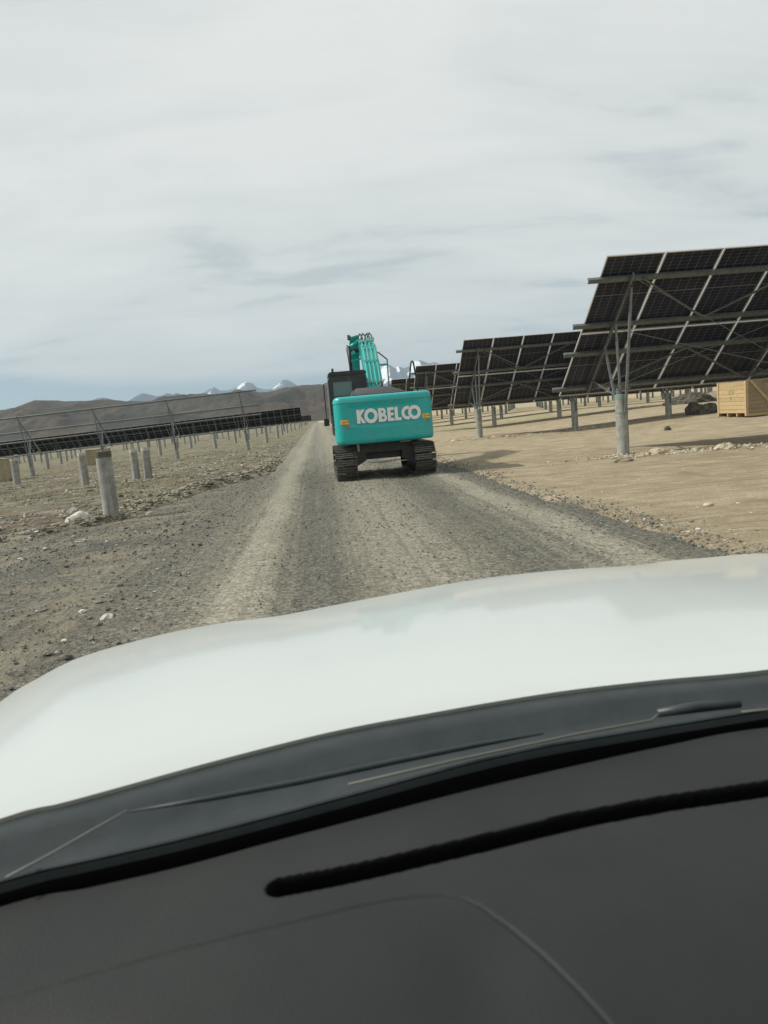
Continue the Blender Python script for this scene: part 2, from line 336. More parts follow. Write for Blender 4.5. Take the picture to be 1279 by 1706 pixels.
def link(name, me, parent=None, loc=None):
    o = bpy.data.objects.new(name, me); col.objects.link(o)
    if parent: o.parent = parent
    if loc is not None: o.location = loc
    return o
def tag(o, label=None, cat=None, group=None, kind=None):
    if label: o['label'] = label
    if cat: o['category'] = cat
    if group: o['group'] = group
    if kind: o['kind'] = kind
    return o
def thing(name, label, cat, loc=(0, 0, 0), rz=0, group=None):
    o = bpy.data.objects.new(name, None); col.objects.link(o); o.location = loc; o.rotation_euler = (0, 0, rz); o.empty_display_size = .2
    return tag(o, label, cat, group)
def copy_tree(o, parent=None):
    c = o.copy(); col.objects.link(c)
    if parent: c.parent = parent
    for ch in KIDS.get(o.name, []): copy_tree(ch, c)
    return c
KIDS = {}
def index_kids(root):
    for ch in root.children: KIDS.setdefault(root.name, []).append(ch); index_kids(ch)
def fastmesh(name, V, Fq, m, smooth=False, parent=None):
    """V (n,3) array, Fq (k,3 or 4) array"""
    me = bpy.data.meshes.new(name); V = np.asarray(V, np.float32); Fq = np.asarray(Fq, np.int32); k = Fq.shape[1]
    me.vertices.add(len(V)); me.vertices.foreach_set('co', V.ravel()); me.loops.add(Fq.size); me.loops.foreach_set('vertex_index', Fq.ravel())
    me.polygons.add(len(Fq)); me.polygons.foreach_set('loop_start', np.arange(0, Fq.size, k, dtype=np.int32)); me.polygons.foreach_set('loop_total', np.full(len(Fq), k, np.int32))
    me.polygons.foreach_set('use_smooth', np.full(len(Fq), smooth)); me.update(calc_edges=True)
    for q in (m if isinstance(m, (list, tuple)) else [m]): me.materials.append(q)
    return link(name, me, parent)

# value noise in numpy
_perm = rng.random((256, 256))
def vnoise(x, y):
    xi = np.floor(x).astype(int); yi = np.floor(y).astype(int); fx = x-xi; fy = y-yi; fx = fx*fx*(3-2*fx); fy = fy*fy*(3-2*fy)
    g = lambda a, b: _perm[a % 256, b % 256]
    return (g(xi, yi)*(1-fx)+g(xi+1, yi)*fx)*(1-fy)+(g(xi, yi+1)*(1-fx)+g(xi+1, yi+1)*fx)*fy
def fbm(x, y, o=5, r=.5):
    s = 0; a = 1; t = 0
    for k in range(o): s = s+a*vnoise(x*2**k+17*k, y*2**k+31*k); t += a; a *= r
    return s/t-.5
def ridged(x, y, o=6):
    s = 0; a = 1; t = 0
    for k in range(o): s = s+a*(1-np.abs(2*vnoise(x*2**k+13*k, y*2**k+7*k)-1)); t += a; a *= .5
    return s/t

# ------------------------------------------------------------------ terrain
def g0(x, y):                                         # smooth lie of the land
    x = np.asarray(x, float); y = np.asarray(y, float)
    l = np.clip(-x-.9, 0, 190); l = np.where(l < 2, l*l/4, l-1)
    r = np.clip(x-11.8, 0, 12)*.042
    return -.033*l+r*np.clip((y-18)/13, 0, 1)
EDGE_Y = [-30, 0, 11.5, 12.6, 13.2, 14.6, 17, 19.4, 23, 30, 69, 120, 400]
EDGE_X = [-22, -22, -20, -8, -5.6, -4.0, -3.5, -3.05, -1.75, -1.65, -1.75, -1.9, -2.2]
def xl(y): return np.interp(y, EDGE_Y, EDGE_X)
def xr(y): return 3.62+.25*(vnoise(np.asarray(y)*.35, np.asarray(y)*0+3)-.5)+np.clip((7-np.asarray(y, float))*.02, 0, 1)
def berm(x, y):                                       # rubble windrow along the left edge of the gravel
    d = x-(xl(y)-.35)
    b = .14*np.exp(-(d/.42)**2)*np.clip((y-12.8)/1.5, 0, 1)*np.clip((34-y)/10, 0, 1)
    return b*(.5+1.1*vnoise(x*1.1+5, y*.9))
def gz(x, y):
    x = np.asarray(x, float); y = np.asarray(y, float)
    near = np.exp(-np.clip(y-5, 0, None)/60)
    h = g0(x, y)+near*(.07*fbm(x*.5, y*.5, 4)+.05*fbm(x*2.3+9, y*2.3, 4))
    onroad = np.clip((x-xl(y))/.4, 0, 1)*np.clip((xr(y)-x)/.4, 0, 1)
    h = h-onroad*.10
    return h+berm(x, y)
def axis(dense, far, n):
    a, b, st = dense; core = np.arange(a, b+1e-6, st)
    out = [b+st]; k = st
    while out[-1] < far[1]: k *= n; out.append(out[-1]+k)
    out2 = [a-st]; k = st
    while out2[-1] > far[0]: k *= n; out2.append(out2[-1]-k)
    return np.concatenate([out2[::-1], core, out])
def heightgrid(name, xs, ys, hf, m, smooth=True):
    XX, YY = np.meshgrid(xs, ys, indexing='ij'); ZZ = hf(XX, YY)
    V = np.stack([XX, YY, ZZ], -1).reshape(-1, 3); nx, ny = len(xs), len(ys)
    i = np.arange(nx-1)[:, None]*ny+np.arange(ny-1)[None]; i = i.ravel()
    return fastmesh(name, V, np.stack([i, i+ny, i+ny+1, i+1], -1), m, smooth)
xs = axis((-10, 14, .11), (-9000, 9000), 1.06); ys = axis((4, 34, .11), (-3000, 15000), 1.045)
tag(heightgrid('ground', xs, ys, gz, M_soil), kind='structure')
# the gravel road: crowned sheet with shallow wheel ruts, ragged edges sinking into the soil
ysr = axis((3, 32, .075), (-14, 420), 1.03)
nt_ = 190
def road_mesh():
    T = np.linspace(0, 1, nt_); rows = []
    for y in ysr:
        L_, R2 = float(xl(y)), float(xr(y)); L_ = max(L_, -14)
        xx = L_-.5+(R2-L_+1.0)*T; yy = np.full(nt_, y)
        e = np.minimum(xx-L_, R2-xx)
        rut = -.022*np.exp(-((xx+.1)/.3)**2)-.03*np.exp(-((xx-2.0)/.33)**2)+.02*np.exp(-((xx+.85)/.3)**2)+.015*np.exp(-((xx-2.7)/.3)**2)
        z = g0(xx, yy)+.0+rut+.028*fbm(xx*1.7, yy*1.2+4, 5)+.012*fbm(xx*9, yy*9, 3)
        edge = np.clip((e+.5*fbm(xx*2.1+3, yy*1.6, 4)+.1)/.35, -1.2, 1); z = z+np.where(edge < 1, (edge-1)*.055, 0)
        rows.append(np.stack([xx, yy, z], -1))
    V = np.concatenate(rows); ny = nt_; nx = len(ysr); i = (np.arange(nx-1)[:, None]*ny+np.arange(ny-1)[None]).ravel()
    return fastmesh('gravel_road', V, np.stack([i, i+1, i+ny+1, i+ny], -1), M_gravel, True)
tag(road_mesh(), kind='structure')
def road_z(x, y): return g0(x, y)+.01

# ------------------------------------------------------------------ far hills and mountains
def range_mesh(name, Y0, prof, depth, rough, m, nx, ny, zb, seed, relief, front=.5, spread=None):
    px = np.array([on_y(p[0], p[1], Y0) for p in prof]); X = px[:, 0]; Zp = px[:, 2]
    xs = np.linspace(X[0], X[-1], nx); ts = np.linspace(-front, 1-front, ny)
    V = []
    for t in ts:
        y = Y0+t*depth; base = np.interp(xs, X, Zp)
        k = 1-abs(t)/(front if t < 0 else 1-front)
        rg = ridged(xs/relief+seed, np.full(nx, y)/relief, 6)
        sh = k**1.15; h = base*sh+(rg-.62)*rough*(k*(1-k)*4)+fbm(xs/(relief*.18)+seed, np.full(nx, y)/(relief*.18), 4)*rough*.10*min(1, k*3)
        V.append(np.stack([xs, np.full(nx, y), np.maximum(h, zb)+(-2 if k <= .001 else 0)], -1))
    V = np.concatenate(V); i = (np.arange(ny-1)[:, None]*nx+np.arange(nx-1)[None]).ravel()
    return tag(fastmesh(name, V, np.stack([i, i+1, i+nx+1, i+nx], -1), m, True), kind='structure')
range_mesh('brown_hills', 2600, [(-900, 720), (-500, 690), (-250, 676), (-100, 690), (-20, 684), (20, 681), (45, 675), (75, 672), (95, 668), (120, 670), (150, 667), (180, 665), (200, 667), (240, 670), (275, 671), (300, 664), (325, 657), (345, 655), (370, 658), (395, 659), (420, 654), (440, 655), (462, 653), (474, 648), (500, 645), (540, 642), (575, 641), (610, 645), (650, 654), (690, 652), (740, 650), (800, 655), (900, 645), (1100, 625), (1400, 600), (1900, 570)],
           2200, 130, M_hill, 1300, 170, -14, 3.3, 420)
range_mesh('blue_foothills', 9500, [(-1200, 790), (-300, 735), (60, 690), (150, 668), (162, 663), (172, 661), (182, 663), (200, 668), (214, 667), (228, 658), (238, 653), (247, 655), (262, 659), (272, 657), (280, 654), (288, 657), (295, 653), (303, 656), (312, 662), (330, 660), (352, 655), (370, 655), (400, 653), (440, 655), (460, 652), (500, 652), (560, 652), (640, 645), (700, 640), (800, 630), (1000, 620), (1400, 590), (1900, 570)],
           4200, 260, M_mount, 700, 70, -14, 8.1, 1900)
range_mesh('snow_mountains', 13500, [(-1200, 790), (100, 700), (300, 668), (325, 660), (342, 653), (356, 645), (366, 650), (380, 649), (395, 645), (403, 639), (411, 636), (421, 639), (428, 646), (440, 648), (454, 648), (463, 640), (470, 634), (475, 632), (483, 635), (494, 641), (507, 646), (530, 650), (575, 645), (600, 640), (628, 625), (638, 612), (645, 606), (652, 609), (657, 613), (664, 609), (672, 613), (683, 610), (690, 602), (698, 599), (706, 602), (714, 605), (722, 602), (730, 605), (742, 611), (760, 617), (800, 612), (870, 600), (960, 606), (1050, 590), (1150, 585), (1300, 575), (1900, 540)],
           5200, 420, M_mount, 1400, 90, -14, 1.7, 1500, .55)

# ------------------------------------------------------------------ stones (stuff)
def scatter(name, pts, sizes, mats, ico=False, squash=.6, frac=None):
    if ico:
        p = (1+5**.5)/2; bv = np.array([(-1, p, 0), (1, p, 0), (-1, -p, 0), (1, -p, 0), (0, -1, p), (0, 1, p), (0, -1, -p), (0, 1, -p), (p, 0, -1), (p, 0, 1), (-p, 0, -1), (-p, 0, 1)])/1.9
        bf = np.array([(0, 11, 5), (0, 5, 1), (0, 1, 7), (0, 7, 10), (0, 10, 11), (1, 5, 9), (5, 11, 4), (11, 10, 2), (10, 7, 6), (7, 1, 8), (3, 9, 4), (3, 4, 2), (3, 2, 6), (3, 6, 8), (3, 8, 9), (4, 9, 5), (2, 4, 11), (6, 2, 10), (8, 6, 7), (9, 8, 1)])
    else:
        bv = np.array([(1, 0, 0), (0, 1, 0), (-1, 0, 0), (0, -1, 0), (0, 0, 1), (0, 0, -1)], float); bf = np.array([(0, 1, 4), (1, 2, 4), (2, 3, 4), (3, 0, 4), (1, 0, 5), (2, 1, 5), (3, 2, 5), (0, 3, 5)])
    n = len(pts); k = len(bv)
    V = np.repeat(bv[None], n, 0)*(1+.45*(rng.random((n, k, 1))-.5)); V = V+.22*(rng.random((n, k, 3))-.5)
    s3 = np.stack([.7+.7*rng.random(n), .6+.6*rng.random(n), squash*(.6+.7*rng.random(n))], -1); V = V*s3[:, None]*sizes[:, None, None]
    a = rng.random(n)*6.28; c, s_ = np.cos(a)[:, None], np.sin(a)[:, None]; x = V[..., 0]*c-V[..., 1]*s_; y = V[..., 0]*s_+V[..., 1]*c
    V = np.stack([x, y, V[..., 2]], -1)+pts[:, None]
    F_ = (bf[None]+(np.arange(n)*k)[:, None, None]).reshape(-1, 3)
    o = fastmesh(name, V.reshape(-1, 3), F_, mats, False)
    if len(mats) > 1:
        mi = rng.choice(len(mats), n, p=frac); o.data.polygons.foreach_set('material_index', np.repeat(mi, len(bf)).astype(np.int32))
    return o
chip_d = mat('dark_chip', (.10, .098, .088), .9); chip_m = mat('grey_chip', (.17, .165, .14), .9); chip_l = mat('pale_chip', (.30, .29, .25), .9)
n = 42000
yy = 4.2+(rng.random(n)**1.9)*26; xx = -9+rng.random(n)*13
keep = (xx > xl(yy)-.2) & (xx < xr(yy)+.25) & (np.abs(xx) < yy*.75+1) & ((rng.random(n) < .55) | (xx < -1.5) | (xx > 2.9)) & (rng.random(n) < np.clip((30-yy)/13, 0, 1)); xx, yy = xx[keep], yy[keep]
sz = .0035+.013*rng.random(len(xx))**4+.0005*yy
tag(scatter('road_gravel', np.stack([xx, yy, road_z(xx, yy)+.004], -1), sz, [chip_d, chip_m, chip_l], frac=[.4, .45, .15]), 'loose grey gravel chips strewn over the road', kind='stuff')
n = 9000
yy = 13+(rng.random(n)**1.6)*45; xx = xl(yy)-.1-(rng.random(n)**1.3)*(6+yy*.35)
keep = (vnoise(xx*.7, yy*.7) > .35); xx, yy = xx[keep], yy[keep]
sz = .015+.06*rng.random(len(xx))**3.5
tag(scatter('field_stones', np.stack([xx, yy, gz(xx, yy)+sz*.2], -1), sz, [rock_m, clod_m, rock_l, dark_soil], True, frac=[.36, .34, .12, .18]), 'small stones scattered over the rough ground left of the road', kind='stuff')
n = 3000
yy = 12.9+rng.random(n)*21; xx = xl(yy)-.35+rng.normal(0, .30, n); sz = .012+.065*rng.random(n)**3.2
tag(scatter('rubble_ridge', np.stack([xx, yy, gz(xx, yy)+sz*.15], -1), sz, [clod_m, rock_m, dark_soil, rock_l], True, frac=[.50, .15, .32, .03]), 'low ridge of pushed up clods and rubble along the left road edge', kind='stuff')
n = 2600
yy = 4.5+rng.random(n)**1.3*40; xx = xr(yy)+rng.random(n)**1.8*9; sz = .005+.022*rng.random(n)**5
tag(scatter('soil_crumbs', np.stack([xx, yy, gz(xx, yy)+sz*.2], -1), sz, [clod_tan, clod_m, rock_l], True, frac=[.72, .22, .06]), 'small crumbs of tan soil on the graded ground right of the road', kind='stuff')
n = 2600
yy = 5+rng.random(n)**1.5*22; xx = xr(yy)+rng.normal(0, .22, n); sz = .007+.022*rng.random(n)**4
tag(scatter('kerb_gravel', np.stack([xx, yy, np.maximum(gz(xx, yy), road_z(xx, yy)-.02)+sz*.2], -1), sz, [chip_m, chip_d, rock_m, rock_l], True, frac=[.5, .33, .12, .05]), 'coarse gravel piled along the right edge of the road', kind='stuff')
n = 3400
yy = 4.6+rng.random(n)**1.2*9; xx = -1.6-rng.random(n)*6.5; k_ = vnoise(xx*.8+3, yy*.8) > .45; xx, yy = xx[k_], yy[k_]; sz = .006+.034*rng.random(len(xx))**5
tag(scatter('coarse_gravel', np.stack([xx, yy, road_z(xx, yy)+sz*.1], -1), sz, [chip_d, rock_l, chip_m], True, frac=[.38, .12, .50]), 'coarse gravel on the widened left side of the road', kind='stuff')
# dry grass tufts on the left
n = 6000
yy = 14+rng.random(n)**1.3*70; xx = xl(yy)-.6-rng.random(n)*(5+yy*.45); k_ = fbm(xx*.25, yy*.25, 3) > -.02; xx, yy = xx[k_], yy[k_]; n = len(xx); zz_ = gz(xx, yy)
bl = 5; V = []; base_ = np.stack([xx, yy, zz_], -1)
for b_ in range(bl):
    a = rng.random(n)*6.28; r = .02+.05*rng.random(n); h_ = .03+.07*rng.random(n)
    d = np.stack([np.cos(a), np.sin(a), a*0], -1); pdir = np.stack([-np.sin(a), np.cos(a), a*0], -1)
    V.append(np.stack([base_+d*r[:, None]*.3-pdir*.008, base_+d*r[:, None]*.3+pdir*.008, base_+d*(r*1.6)[:, None]+np.stack([a*0, a*0, h_], -1)], 1))
V = np.concatenate(V).reshape(-1, 3)
tag(fastmesh('dry_grass', V, np.arange(len(V)).reshape(-1, 3), mat('dry_grass_blades', (.20, .21, .085), .9)), 'sparse short yellow green grass tufts left of the road', kind='stuff')

def onl(px, py, up):
    z = 0
    for _ in range(12): p = on_z(px, py, z); z = float(gz(p[0], p[1]))
    return (p[0], p[1], up)
def boulder(name, label, cat, pos, s3, m, seed, sub=3, group=None, amp=.5):
    bm = bmesh.new(); bmesh.ops.create_icosphere(bm, subdivisions=sub, radius=1); r = random.Random(seed)
    ox, oy = r.random()*50, r.random()*50
    for v in bm.verts:
        c = v.co.copy(); k = 1+amp*float(fbm(np.array(c.x*1.3+ox+c.z), np.array(c.y*1.3+oy-c.z*.7), 4))*2; k += amp*.55*float(fbm(np.array(c.x*4+oy), np.array(c.y*4+c.z*4), 3))
        v.co = Vector((c.x*k*s3[0], c.y*k*s3[1], c.z*k*s3[2]))
    me = bpy.data.meshes.new(name); bm.to_mesh(me); bm.free(); me.materials.append(m)
    o = link(name, me); o.location = (pos[0], pos[1], float(gz(pos[0], pos[1]))+pos[2] if len(pos) > 2 else 0); o.rotation_euler[2] = r.random()*6
    return tag(o, label, cat, group)
boulder('stone', 'pale flat stone lying alone on the dark gravel at lower left', 'stone', (-1.93, 6.39, .10), (.075, .05, .035), rock_l, 1)
boulder('boulder', 'pale rounded boulder beside the foot of the nearest bare pile', 'boulder', (-4.85, 15.2, .06), (.24, .18, .15), rock_l, 2)
boulder('stone', 'rounded stone in the rubble just right of the nearest bare pile', 'stone', (-3.45, 15.1, .06), (.16, .12, .09), rock_m, 3)
boulder('stone', 'pale stone on the rubble ridge further along the left road edge', 'stone', (-2.85, 17.6, .05), (.16, .07, .06), rock_l, 4)
boulder('stone', 'grey stone left of the pale rounded boulder', 'stone', (-5.6, 17.2, .05), (.14, .12, .09), rock_m, 5)
boulder('boulder', 'left lump of two dark earth lumps beside the wooden crate', 'boulder', onl(1160, 690, .1), (.45, .35, .42), dark_soil, 6, 4)
boulder('boulder', 'right longer lump of two dark earth lumps beside the wooden crate', 'boulder', onl(1180, 688, .08), (.62, .35, .34), dark_soil, 7, 4)
boulder('earth_mound', 'wide dark mound of dug earth behind the second row of solar tables', 'mound', (25.6, 50, -.1), (2.3, 1.3, .75), dark_soil, 8, 5)
boulder('stone', 'tan clod on the crumbled soil right of the nearest solar pile', 'stone', (8.15, 17.6, .02), (.26, .2, .12), clod_tan, 9, 4)
boulder('stone', 'flat dark clod in front of the nearest solar pile', 'stone', (6.75, 16.3, .03), (.28, .14, .07), clod_m, 10)
boulder('stone', 'pale broken clod further right of the nearest solar pile', 'stone', (9.7, 17.4, .0), (.36, .2, .12), clod_tan, 12, 4)
boulder('stone', 'small flat pale stone on the tan soil near the road edge', 'stone', (4.9, 9.2, .01), (.10, .06, .022), clod_tan, 13)
boulder('boulder', 'small dark clod between the first and second rows of solar tables', 'boulder', (12.9, 27.0, .03), (.17, .12, .12), dark_soil, 14)
for (cx_, cy_, nn, spd, s_) in ((7.8, 17.75, 420, .75, .045), (9.8, 17.4, 200, .8, .05), (7.9, 34.6, 220, 1.3, .07), (12.5, 34.8, 160, .9, .07)):
    P_ = np.stack([cx_+rng.normal(0, spd, nn), cy_+rng.normal(0, spd*.45, nn)], -1); sz = .012+s_*rng.random(nn)**2.2
    tag(scatter('spoil_crumbs', np.stack([P_[:, 0], P_[:, 1], gz(P_[:, 0], P_[:, 1])+sz*.3], -1), sz, [clod_tan, rock_l, clod_m], True, frac=[.55, .25, .2]), 'crumbled drilling spoil around a solar table pile', kind='stuff')

for (cx_, cy_) in ((-4.1, 14.75), (-8.4, 27.6), (-6.7, 27.7), (-6.3, 28.1), (-13.6, 34.8)):
    nn = 260; P_ = np.stack([cx_+rng.normal(0, .28, nn), cy_+rng.normal(0, .26, nn)], -1); sz = .012+.05*rng.random(nn)**2.6
    tag(scatter('spoil_crumbs', np.stack([P_[:, 0], P_[:, 1], gz(P_[:, 0], P_[:, 1])+sz*.3], -1), sz, [clod_m, rock_m, dark_soil], True, frac=[.55, .25, .2]), 'crumbled soil heaped round the foot of a bare pile', kind='stuff')
# ------------------------------------------------------------------ solar tables
TOPY, TOPZ, BOTY, BOTZ = -1.29, 4.64, 2.64, 1.60       # relative to the pile line
SL = Vector((0, BOTY-TOPY, BOTZ-TOPZ)); SLEN = SL.length; SD = SL.normalized(); SN = Vector((0, SD.z, -SD.y))  # SN points to the back (down)
if SN.z > 0: SN = -SN
TW = 13.95; NP = 10; PIT = TW/NP
def sp_(x, s, off=0): return Vector((x, TOPY, TOPZ))+SD*(s*SLEN)+SN*off
PU = [.128, .428, .635, .918]                         # purlins along the slope
def panel_meshes():
    pw, pl = PIT-.028, SLEN/2-.02
    me = bpy.data.meshes.new('panel'); c = SD*(pl/2); hw = pw/2-.012
    A = [Vector((-hw, 0, 0))-c*.99, Vector((hw, 0, 0))-c*.99, Vector((hw, 0, 0))+c*.99, Vector((-hw, 0, 0))+c*.99]
    vs = [p+SN*.000 for p in A]+[p-SN*.006 for p in A]
    me.from_pydata([tuple(v) for v in vs], [], [(0, 1, 2, 3), (7, 6, 5, 4), (0, 4, 5, 1), (1, 5, 6, 2), (2, 6, 7, 3), (3, 7, 4, 0)]); uvl = me.uv_layers.new(name='UV')
    UV = {0: (0, 0), 1: (1, 0), 2: (1, 1), 3: (0, 1)}
    for lp in me.loops: uvl.data[lp.index].uv = UV[lp.vertex_index % 4]
    me.materials.append(M_pan)
    f = MB()
    hw = pw/2
    for sx in (-1, 1): f.bar(Vector((sx*(hw-.014), 0, 0))-c+SN*.012, Vector((sx*(hw-.014), 0, 0))+c+SN*.012, .028, .036, SN)
    for sy in (-1, 1): f.bar(Vector((-hw+.028, 0, 0))+c*sy*.988+SN*.012, Vector((hw-.028, 0, 0))+c*sy*.988+SN*.012, .028, .035, SN)
    fo = f.build('panel_frame', frame_m); fm = fo.data; bpy.data.objects.remove(fo)
    return me, fm
PME, PFM = panel_meshes()
def pile_mesh(h, r=.15):
    m = MB(); m.tube([(0, 0, -.5), (0, 0, h*.5), (0, 0, h-.01), (0, 0, h)], [r, r, r, r*.93], 20); return m
def make_table(label, group, panels=True, px0=.73, flip=1, hs=1.0):
    """origin at the ground below the left edge, piles at px0 + 4.65 k; x grows to the right"""
    t = thing('solar_table', label, 'solar array', group=group)
    pxs = [px0+4.65*k for k in range(3)]
    me = None
    for x in pxs:
        if me is None: p = pile_mesh(1.5).build('pile', concrete, t, True, loc=(x, 0, 0), autos=40); me = p.data
        else: p = link('pile', me, t, (x, 0, 0))
        for z, hz_ in ((1.43, .055), (1.05, .022)):
            m = MB(); m.tube([(0, 0, z-hz_), (0, 0, z+hz_)], .156, 20); m.build('clamp_band', band_m, p, True, autos=40)
        # steelwork over each pile
        m = MB(); m.bar(sp_(x, .09, .17), sp_(x, .94, .17), .045, .09, SN); m.build('rafter', steel, t)
        for (y0, z0, s, wd, dx) in ((-.17, 1.05, .16, .055, .03), (.0, 1.05, .40, .05, 0), (.08, 1.05, .56, .05, -.06)):
            m = MB(); m.bar((x+dx, y0, z0), sp_(x+dx, s, .24), wd, wd, (1, 0, 0)); m.build('strut', steel, t)
        m = MB(); m.bar((x-.02, .16, 1.45), sp_(x-.02, .83, .24), .04, .04, (1, 0, 0)); m.build('strut', steel, t)
        m = MB(); m.box((x-.17, -.2, 1.62), (x+.17, -.16, 1.66)); m.tube([(x-.05, 0, 1.4), (x-.05, 0, 1.66)], .07, 12); m.build('pile_head', steel, t)
    for s in PU:
        m = MB(); m.bar(sp_(-.28, s, .070), sp_(TW-.02, s, .070), .05, .07 if panels else .045, SN)
        m.bar(sp_(-.28, s+.010, .108), sp_(TW-.02, s+.010, .108), .09 if panels else .05, .006, SN); m.build('purlin', steel, t)
    for i in range(len(pxs) if panels else 0):                          # sloping knee braces and thin tie rods between bays
        x0 = pxs[i]; x1 = x0+4.65 if i < len(pxs)-1 else x0+3.7
        for a_, b_ in ((sp_(x0+.3, .13, .14), sp_((x0+x1)/2, .42, .14)), (sp_(x1-.3, .13, .14), sp_((x0+x1)/2, .42, .14)), (sp_(x0+.1, .93, .15), sp_((x0+x1)/2, .64, .15)), (sp_(x1-.1, .93, .15), sp_((x0+x1)/2, .64, .15))):
            m = MB(); m.bar(a_, b_, .045, .03, SN); m.build('brace', steel, t)
        for a_, b_ in (((x0, .0, 1.75), sp_(x1, .42, .3)), ((x1 if i < 2 else x1-.1, 0, 1.75), sp_(x0, .42, .3)), ((x0, .1, 1.7), sp_(x1, .85, .28)), (sp_(x0, .1, .25), (x1, 0, 1.8))):
            m = MB(); m.tube([a_, b_], .008, 5); m.build('tie_rod', steel, t)
    if panels:
        for r_ in range(2):
            for k in range(NP):
                p = link('panel', PME, t, sp_(PIT*(k+.5), .25+.5*r_, 0)); link('panel_frame', PFM, p)
    return t
ORD = ['first', 'second', 'third', 'fourth', 'fifth', 'sixth', 'seventh', 'eighth', 'ninth', 'tenth', 'eleventh', 'twelfth', 'thirteenth', 'fourteenth', 'fifteenth', 'sixteenth', 'seventeenth', 'eighteenth', 'nineteenth', 'twentieth']
GR = 'tilted solar tables in rows right of the road'
proto = make_table('nearest tilted solar table, large and seen from behind, right of the road', GR)
bpy.context.view_layer.update(); index_kids(proto)
ROWS = [18.34, 35.2, 51.7, 68.4, 85.0, 101.6, 118.2, 134.8, 151.4]
near_lab = {(0, 1): 'second solar table of the front row, behind the right edge of the view', (1, 0): 'solar table at the road end of the second row, behind the nearest one',
            (1, 1): 'second solar table from the road in the second row, above the wooden crate'}
for r_ in range(4):
    for k in range((2, 2, 3, 3)[r_]):
        t = proto if (r_ == 0 and k == 0) else copy_tree(proto)
        x = 6.85+k*(TW+.02); y = ROWS[r_]
        t.location = (x, y, float(g0(x+.73, y))+(-.12 if r_ else 0)*(1 if k == 0 else .6))
        if (r_, k) in near_lab: t['label'] = near_lab[(r_, k)]
        elif r_ or k: t['label'] = 'solar table of the %s row on the right, %s from the road' % (ORD[r_], ORD[k])
# far tables: one mesh each, with real panels gaps, purlins and piles
def far_table_mesh():
    m = MB(); uvs = []
    pw, pl = PIT-.03, SLEN/2-.02
    for r_ in range(2):
        for k in range(NP):
            c = sp_(PIT*(k+.5), .25+.5*r_, 0); a_ = Vector((pw/2-.02, 0, 0)); b_ = SD*(pl/2-.02)
            m.cur = 0; A = [c-a_-b_, c+a_-b_, c+a_+b_, c-a_+b_]; m.add(A+[p-SN*.02 for p in A], [(0, 1, 2, 3), (7, 6, 5, 4)])
            m.cur = 1
            for sx in (-1, 1): m.bar(c+Vector((sx*(pw/2-.014), 0, 0))-b_, c+Vector((sx*(pw/2-.014), 0, 0))+b_, .028, .036, SN)
            for sy in (-1, 1): m.bar(c-a_+b_*sy, c+a_+b_*sy, .03, .034, SN)
    m.cur = 2
    for s in PU: m.bar(sp_(-.28, s, .075), sp_(TW-.02, s, .075), .055, .085, SN)
    for k in range(3):
        x = .73+4.65*k
        m.cur = 3; m.tube([(x, 0, -.6), (x, 0, 1.5)], .15, 10)
        m.cur = 2; m.bar(sp_(x, .07, .17), sp_(x, .95, .17), .06, .12, SN)
        m.bar((x, -.15, 1.2), sp_(x, .16, .24), .06, .06, (1, 0, 0)); m.bar((x, .05, 1.2), sp_(x, .5, .24), .06, .06, (1, 0, 0)); m.bar((x, .1, 1.4), sp_(x, .83, .24), .05, .05, (1, 0, 0))
    me = bpy.data.meshes.new('solar_table'); me.from_pydata(m.v, [], m.f)
    for q in (M_pan_far, frame_far, steel, concrete): me.materials.append(q)
    me.polygons.foreach_set('material_index', m.mi); uvl = me.uv_layers.new(name='UV'); UV = ((0, 0), (1, 0), (1, 1), (0, 1))
    for p in me.polygons:
        if p.material_index == 0:
            for li in p.loop_indices: uvl.data[li].uv = UV[me.loops[li].vertex_index % 4]
    return me
FTM = far_table_mesh()
for r_ in range(4, 9):
    y = ROWS[r_]; nk = int((.66*y-6.85)/TW)+1
    for k in range(nk):
        x = 6.85+k*(TW+.02); o = link('solar_table', FTM, None, (x, y, float(g0(x+5, y))-.08))
        tag(o, 'distant solar table of the %s row on the right, %s from the road' % (ORD[r_], ORD[k]), 'solar array', GR)
for k in range(6):
    x = -3.1-(k+1)*(TW+.02); o = link('solar_table', FTM, None, (x+.02, 160, float(g0(x+.02, 160))-.10)); o.rotation_euler[1] = -.033
    tag(o, 'distant dark solar table in the low line left of the road, %s from the road' % ORD[k], 'solar array', 'distant line of solar tables left of the road')
for k in range(3):
    x = -3.0-(k+1)*(TW+.02); o = link('solar_table', FTM, None, (x, 420, float(g0(x, 420)))); o.rotation_euler[1] = -.033
    tag(o, 'tiny far solar table on the left horizon, %s from the road' % ORD[k], 'solar array', 'farthest line of solar tables left of the road')
# bare frames without panels left of the road
GF = 'bare solar frames without panels left of the road'
fr = make_table('bare steel solar frame without panels, nearest the road on the left', GF, panels=False)
fr.location = (-3.58, 50.6, 0)
def mirror_frame(t, xright, y, tilt):
    t.location = (xright-TW, y, float(g0(xright-1.1, y))-.36-.033*(TW-1.1)); t.rotation_euler[1] = -.033*1
bpy.context.view_layer.update(); index_kids(fr)
# pile offsets for the frame: right-hand overhang 1.13
SH = (TW-1.13)-(.73+9.3)
for ch in fr.children:
    if not ch.name.startswith('purlin'): ch.location.x += SH
fr2 = copy_tree(fr); fr2['label'] = 'bare steel solar frame without panels, at the left edge of the view'
fr3 = copy_tree(fr); fr3['label'] = 'bare steel solar frame without panels, beyond the left edge of the view'
for k, t in enumerate((fr, fr2, fr3)): mirror_frame(t, -3.58-k*(TW+.02), 50.6, 0)
